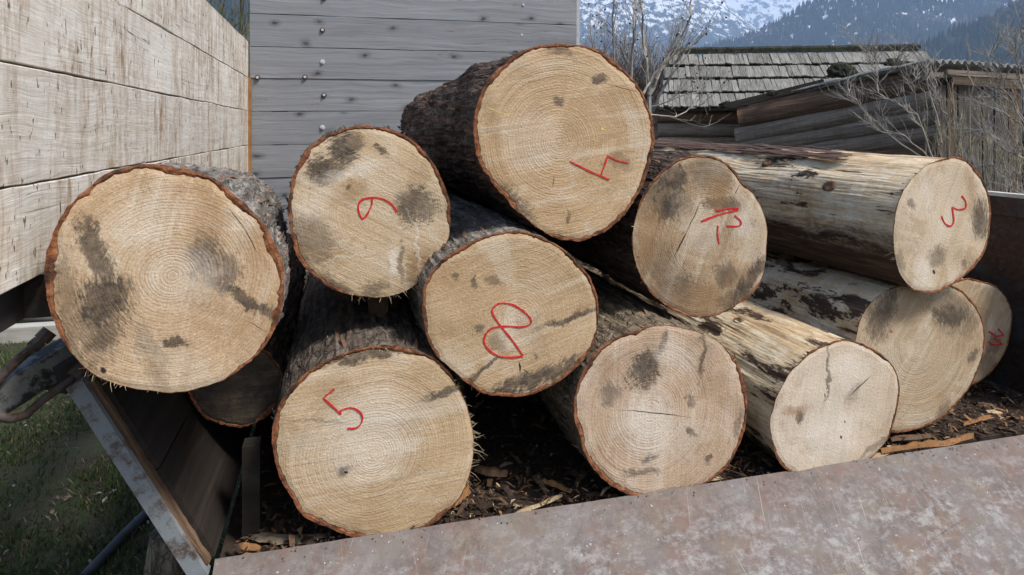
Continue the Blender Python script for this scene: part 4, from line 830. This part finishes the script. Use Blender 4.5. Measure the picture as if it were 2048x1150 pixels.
def stems(name,label,cat,lst,Y,mats,seed,base,twl=.35,tw=10,depth=1,budmat=None,spread=.6,upb=.3,kids=3,rmin=.0028):
    rng=random.Random(seed); root=empty(name,base,label,cat); b=MB(); buds=[] if budmat else None
    for (pts,r) in lst:
        q=[P(x,y,Y+rng.uniform(-.15,.15)) for x,y in pts]; fine=[]
        for i in range(len(q)-1):
            for k in range(4): fine.append(q[i].lerp(q[i+1],k/4)+Vector((rng.gauss(0,.006),rng.gauss(0,.02),rng.gauss(0,.006))))
        fine.append(q[-1]); n=len(fine); rad=[max(.002,r*(1-.75*i/n)) for i in range(n)]
        b.tube(fine,rad,5,0,False)
        for _ in range(tw):
            i=rng.randrange(n//4,n-1); d=(fine[i+1]-fine[i]).normalized(); a=Vector((rng.gauss(0,1),rng.gauss(0,.6),rng.gauss(0,.5))).normalized()
            twig(b,fine[i],(d+a*spread+UP*upb).normalized(),twl*rng.uniform(.5,1.3),max(rmin,rad[i]*.55),depth,rng,spread,upb,3,kids,buds,rmin*.75)
    b.build('branches',mats,root)
    if buds:
        c=MB()
        for p in buds:
            r=rng.uniform(.006,.014); c.add([p+Vector(v)*r for v in ((1,0,0),(-1,0,0),(0,1,0),(0,-1,0),(0,0,1.3),(0,0,-1.3))],[(0,2,4),(2,1,4),(1,3,4),(3,0,4),(2,0,5),(1,2,5),(3,1,5),(0,3,5)])
        c.build('cones',budmat,root)['kind']='stuff'
M_TWG=m_simple('grey_twig',(.22,.195,.165),(.42,.385,.335),30,.9,.2); M_TWY=m_simple('straw_twig',(.26,.215,.14),(.46,.40,.29),30,.9,.2); M_TWB=m_simple('brown_twig',(.09,.065,.05),(.19,.145,.115),30,.9,.2); M_TWM=m_simple('mossy_twig',(.06,.055,.035),(.17,.16,.08),20,.9,.3)
stems('bare_tree','slender leafless tree with dark cones standing left of the barn','tree',
 [([(1302,420),(1299,180),(1285,60),(1277,-60)],.028),([(1300,190),(1330,125),(1372,60),(1392,-40)],.022),([(1264,420),(1262,120),(1268,40),(1276,-40)],.02),([(1232,400),(1228,60),(1222,-40)],.018),([(1300,230),(1340,150),(1362,105),(1395,85)],.018),([(1280,200),(1308,150),(1350,95)],.016),([(1262,130),(1240,90),(1215,60)],.012),([(1303,215),(1350,196),(1405,182)],.01),([(1300,230),(1350,232),(1390,215),(1410,205)],.01),([(1200,400),(1192,150),(1180,40)],.014)],
 6.5,M_TWG,21,Vector((1.4,6.5,0)),.45,9,2,m_simple('dark_cone',(.02,.014,.01),(.05,.035,.025),30,.9,.2))
stems('thicket','brown leafless thicket behind the slender tree','bush',
 [([(1160+rng.uniform(0,190),420),(1160+i*6+rng.uniform(-12,12),rng.uniform(190,230)),(1155+i*6.2+rng.uniform(-20,20),rng.uniform(95,160))],.012) for i in range(32)]+[([(1150+i*4.2,420),(1150+i*4.2+rng.uniform(-12,12),rng.uniform(200,240)),(1150+i*4.2+rng.uniform(-20,20),rng.uniform(110,190))],.011) for i in range(46)],
 13.,M_TWB,22,Vector((2.,13.,0)),.6,13,1,rmin=.0062)
stems('bare_shrub','pale leafless shrub arching in front of the log shed wall','shrub',
 [([(1868,330),(1800,290),(1745,240),(1700,190),(1690,165)],.013),([(1870,330),(1830,230),(1790,200),(1740,195)],.013),([(1790,205),(1757,185),(1752,120),(1750,90)],.011),([(1757,150),(1735,115),(1722,85)],.007),([(1760,165),(1785,140),(1806,105)],.007),([(1868,330),(1810,272),(1760,262),(1735,235)],.009),([(1870,240),(1858,160),(1852,125)],.011),([(1895,230),(1868,195),(1856,130)],.01),([(1832,225),(1828,165),(1826,130)],.008),([(1745,240),(1715,205),(1692,200)],.006)],
 6.8,M_TWG,23,Vector((5.,6.8,0)),.24,15,1,None,.75,.3,4,.0036)
stems('cane_clump','straw coloured upright canes growing before the vertical shed boards','shrub',
 [([(1868+i*4.2+rng.uniform(-10,10),420),(1866+i*4.2+rng.uniform(-12,12),rng.uniform(290,330)),(1860+i*4.4+rng.uniform(-16,16),rng.uniform(180,285))],.009) for i in range(46)]+[([(1855,420),(1852,300),(1850,185)],.011),([(1912,400),(1908,260),(1905,165)],.011),([(1940,300),(1938,170),(1936,88)],.010)],
 7.2,M_TWY,24,Vector((6.,7.2,0)),.25,5,1,None,.5,.45,2,.0032)
stems('tangled_shrub','dense tangled leafless shrub at the right edge before the shed','shrub',
 [([(2090,420),(2060,260),(2010,180),(1995,110)],.013),([(2090,420),(2070,240),(2040,150),(2030,60)],.013),([(2090,400),(2040,250),(1990,215),(1950,205)],.011),([(2100,380),(2060,200),(2050,110),(2046,40)],.011),([(2080,300),(2020,200),(1985,150),(1975,100)],.009),([(2080,330),(2010,300),(1975,260),(1950,262)],.009),([(2045,160),(2030,110),(2000,60)],.008),([(2090,420),(2050,320),(2000,280)],.01),([(2100,420),(2030,380),(1990,330),(1965,330)],.008),([(2060,420),(2030,330),(2015,260)],.01)],
 6.6,M_TWG,25,Vector((6.,6.6,0)),.3,18,1,None,.8,.25,4,.0036)
stems('mossy_shrub','mossy bare branches above the far end of the pale plank side','shrub',
 [([(400+i*12,330),(415+i*11,120),(410+i*13+rng.uniform(-25,25),rng.uniform(-60,20))],.022) for i in range(10)],
 7.5,M_TWM,26,Vector((-3.6,7.5,0)),.5,10,1)

# ------------------------------------------------------------ mountains
def m_mountain(name, forest0, forest1, rock, snow_amt, sscale, snow_h=None):
    k=NT(name,1.); co=k.co(); n1=k.noise(co,sscale,8,.68); n2=k.noise(co,sscale*6,5,.7); n3=k.noise(k.mapping(co,scale=(1,1,.35)),sscale*2.2,6,.7)
    c=k.ramp(n2,[(.3,forest0),(.7,forest1)]); c=k.mix(k.mr(n1,.5,.68,0,.7),c,rock)
    if snow_amt:
        z=k.n('ShaderNodeSeparateXYZ',{0:co}).outputs[2]
        f=k.math('ADD',k.math('ADD',k.math('MULTIPLY',n3,.75),k.math('MULTIPLY',n2,.25)),k.mr(z,snow_h[0],snow_h[1],-.12,.10))
        c=k.mix(k.mr(f,.56-snow_amt*.06,.60-snow_amt*.06),c,(.85,.87,.9))
    k.col(c); k.bump(n1,.6,20); return k.mat
def ridge(name,prof,Yb,Yt,mat,amp,seed,nx=150,ny=50,xr=(-2600,4600)):
    # prof: height of the crest over the photograph's column; slope rises from the base to the crest and falls behind it
    b=MB(); vs=[]
    def crest(px):
        if px<=prof[0][0]: return prof[0][1]
        for (x0,y0),(x1,y1) in zip(prof,prof[1:]):
            if x0<=px<=x1: u=(px-x0)/(x1-x0); return y0+(y1-y0)*(u*u*(3-2*u))
        return prof[-1][1]
    for j in range(ny+1):
        u=j/ny
        for i in range(nx+1):
            px=xr[0]+(xr[1]-xr[0])*i/nx; Y=Yb+(Yt-Yb)*min(u/.8,1.2); X=(px-1024)*Yt/F
            top=H+(HZ-crest(px))*Yt/F; v=min(u/.8,1.); z=top*(v**1.15) if u<=.8 else top*(1-(u-.8)*1.5)
            z+=amp*fbm(X/(amp*6)+seed,Y/(amp*6),seed,5)*min(1,v*2)
            vs.append((X,Y,z-4 if j==0 else z))
    b.add(vs,[(j*(nx+1)+i,j*(nx+1)+i+1,(j+1)*(nx+1)+i+1,(j+1)*(nx+1)+i) for j in range(ny) for i in range(nx)])
    o=b.build(name,mat,smooth=True); tag(o,kind='structure'); return vs,nx,ny
ridge('far_mountain',[(-2600,-60),(800,-60),(1500,-50),(4600,-60)],3600,5000,m_mountain('snow_face',(.03,.045,.05),(.07,.08,.09),(.10,.10,.10),1.2,.0065,(200,1300)),60,5,140,60)
ridge('snowy_mountain',[(-2600,-60),(700,-50),(1150,-60),(1300,-50),(1400,-30),(1460,10),(1500,50),(1560,75),(1700,110),(1900,150),(4600,150)],2200,3300,m_mountain('patchy_snow_slope',(.018,.028,.03),(.055,.065,.06),(.11,.10,.09),.72,.012,(100,800)),32,9,170,60)
v2,n2x,n2y=ridge('forest_ridge',[(-2600,210),(1150,190),(1330,140),(1450,92),(1530,60),(1600,20),(1680,-30),(1800,-50),(2000,-60),(4600,-60)],1150,1700,m_mountain('forest_slope',(.018,.026,.022),(.05,.05,.036),(.10,.075,.058),.3,.013,(0,500)),16,14,180,60)
v3,n3x,n3y=ridge('near_hill',[(-2600,-80),(300,-70),(650,-30),(1000,150),(1250,235),(1500,235),(1720,150),(1830,95),(1950,45),(2048,5),(2300,-60),(4600,-80)],600,880,m_mountain('near_forest_slope',(.014,.024,.016),(.036,.042,.026),(.075,.06,.042),0,.02),10,17,150,50)
M_CON=[m_simple('conifer',(.010,.022,.014),(.028,.045,.026),.05,.95,.2),m_simple('bare_wood',(.06,.045,.035),(.12,.09,.075),.05,.95,.2)]
def forest(name,label,vs,nx,ny,count,hr,seed,umax):
    rng=random.Random(seed); b=MB()
    while count>0:
        i=rng.randrange(nx); j=rng.randrange(3,int(ny*umax)); a=Vector(vs[j*(nx+1)+i]); bq=Vector(vs[j*(nx+1)+i+1]); c=Vector(vs[(j+1)*(nx+1)+i]); p=a+(bq-a)*rng.random()+(c-a)*rng.random()
        px=1024+p.x*F/p.y
        if px<(1100 if hr[1]>25 else 330) or px>2200 or 640<px<1100: continue
        count-=1
        mi=1 if mnoise.noise((p.x*.006,p.y*.006,p.z*.01))>.22 else 0
        h=rng.uniform(*hr)*(.7 if mi else 1); r=h*(.17 if not mi else .26); base=p-UP*2
        if mi: b.add([base+Vector((math.cos(k*1.571)*r,math.sin(k*1.571)*r,h*.5)) for k in range(4)]+[base,base+UP*h],[(0,1,5),(1,2,5),(2,3,5),(3,0,5),(1,0,4),(2,1,4),(3,2,4),(0,3,4)],1)
        else: b.add([base+Vector((math.cos(k*1.2566)*r,math.sin(k*1.2566)*r,h*.12)) for k in range(5)]+[base+UP*h],[(0,1,5),(1,2,5),(2,3,5),(3,4,5),(4,0,5)],0)
    tag(b.build(name,M_CON),label,'forest',kind='stuff')
forest('far_forest','dark blue conifer wood covering the middle mountain ridge',v2,n2x,n2y,9000,(16,30),31,.84)
forest('hill_forest','dark green conifer wood on the nearer right hill',v3,n3x,n3y,6500,(11,21),32,.84)

# ------------------------------------------------------------ air
b=MB(); b.box((-13000,-400,-8),(13000,5900,1480)); hz=b.build('haze',[])
hm=bpy.data.materials.new('haze_air'); hm.use_nodes=True; t=hm.node_tree; t.nodes.clear()
out=t.nodes.new('ShaderNodeOutputMaterial'); pv=t.nodes.new('ShaderNodeVolumePrincipled'); t.links.new(pv.outputs[0],out.inputs['Volume'])
pv.inputs['Color'].default_value=(.50,.70,1,1); pv.inputs['Density'].default_value=.00029; pv.inputs['Anisotropy'].default_value=.1
hz.data.materials.append(hm); tag(hz,'thin bluish mountain haze filling the valley air','haze',kind='stuff')
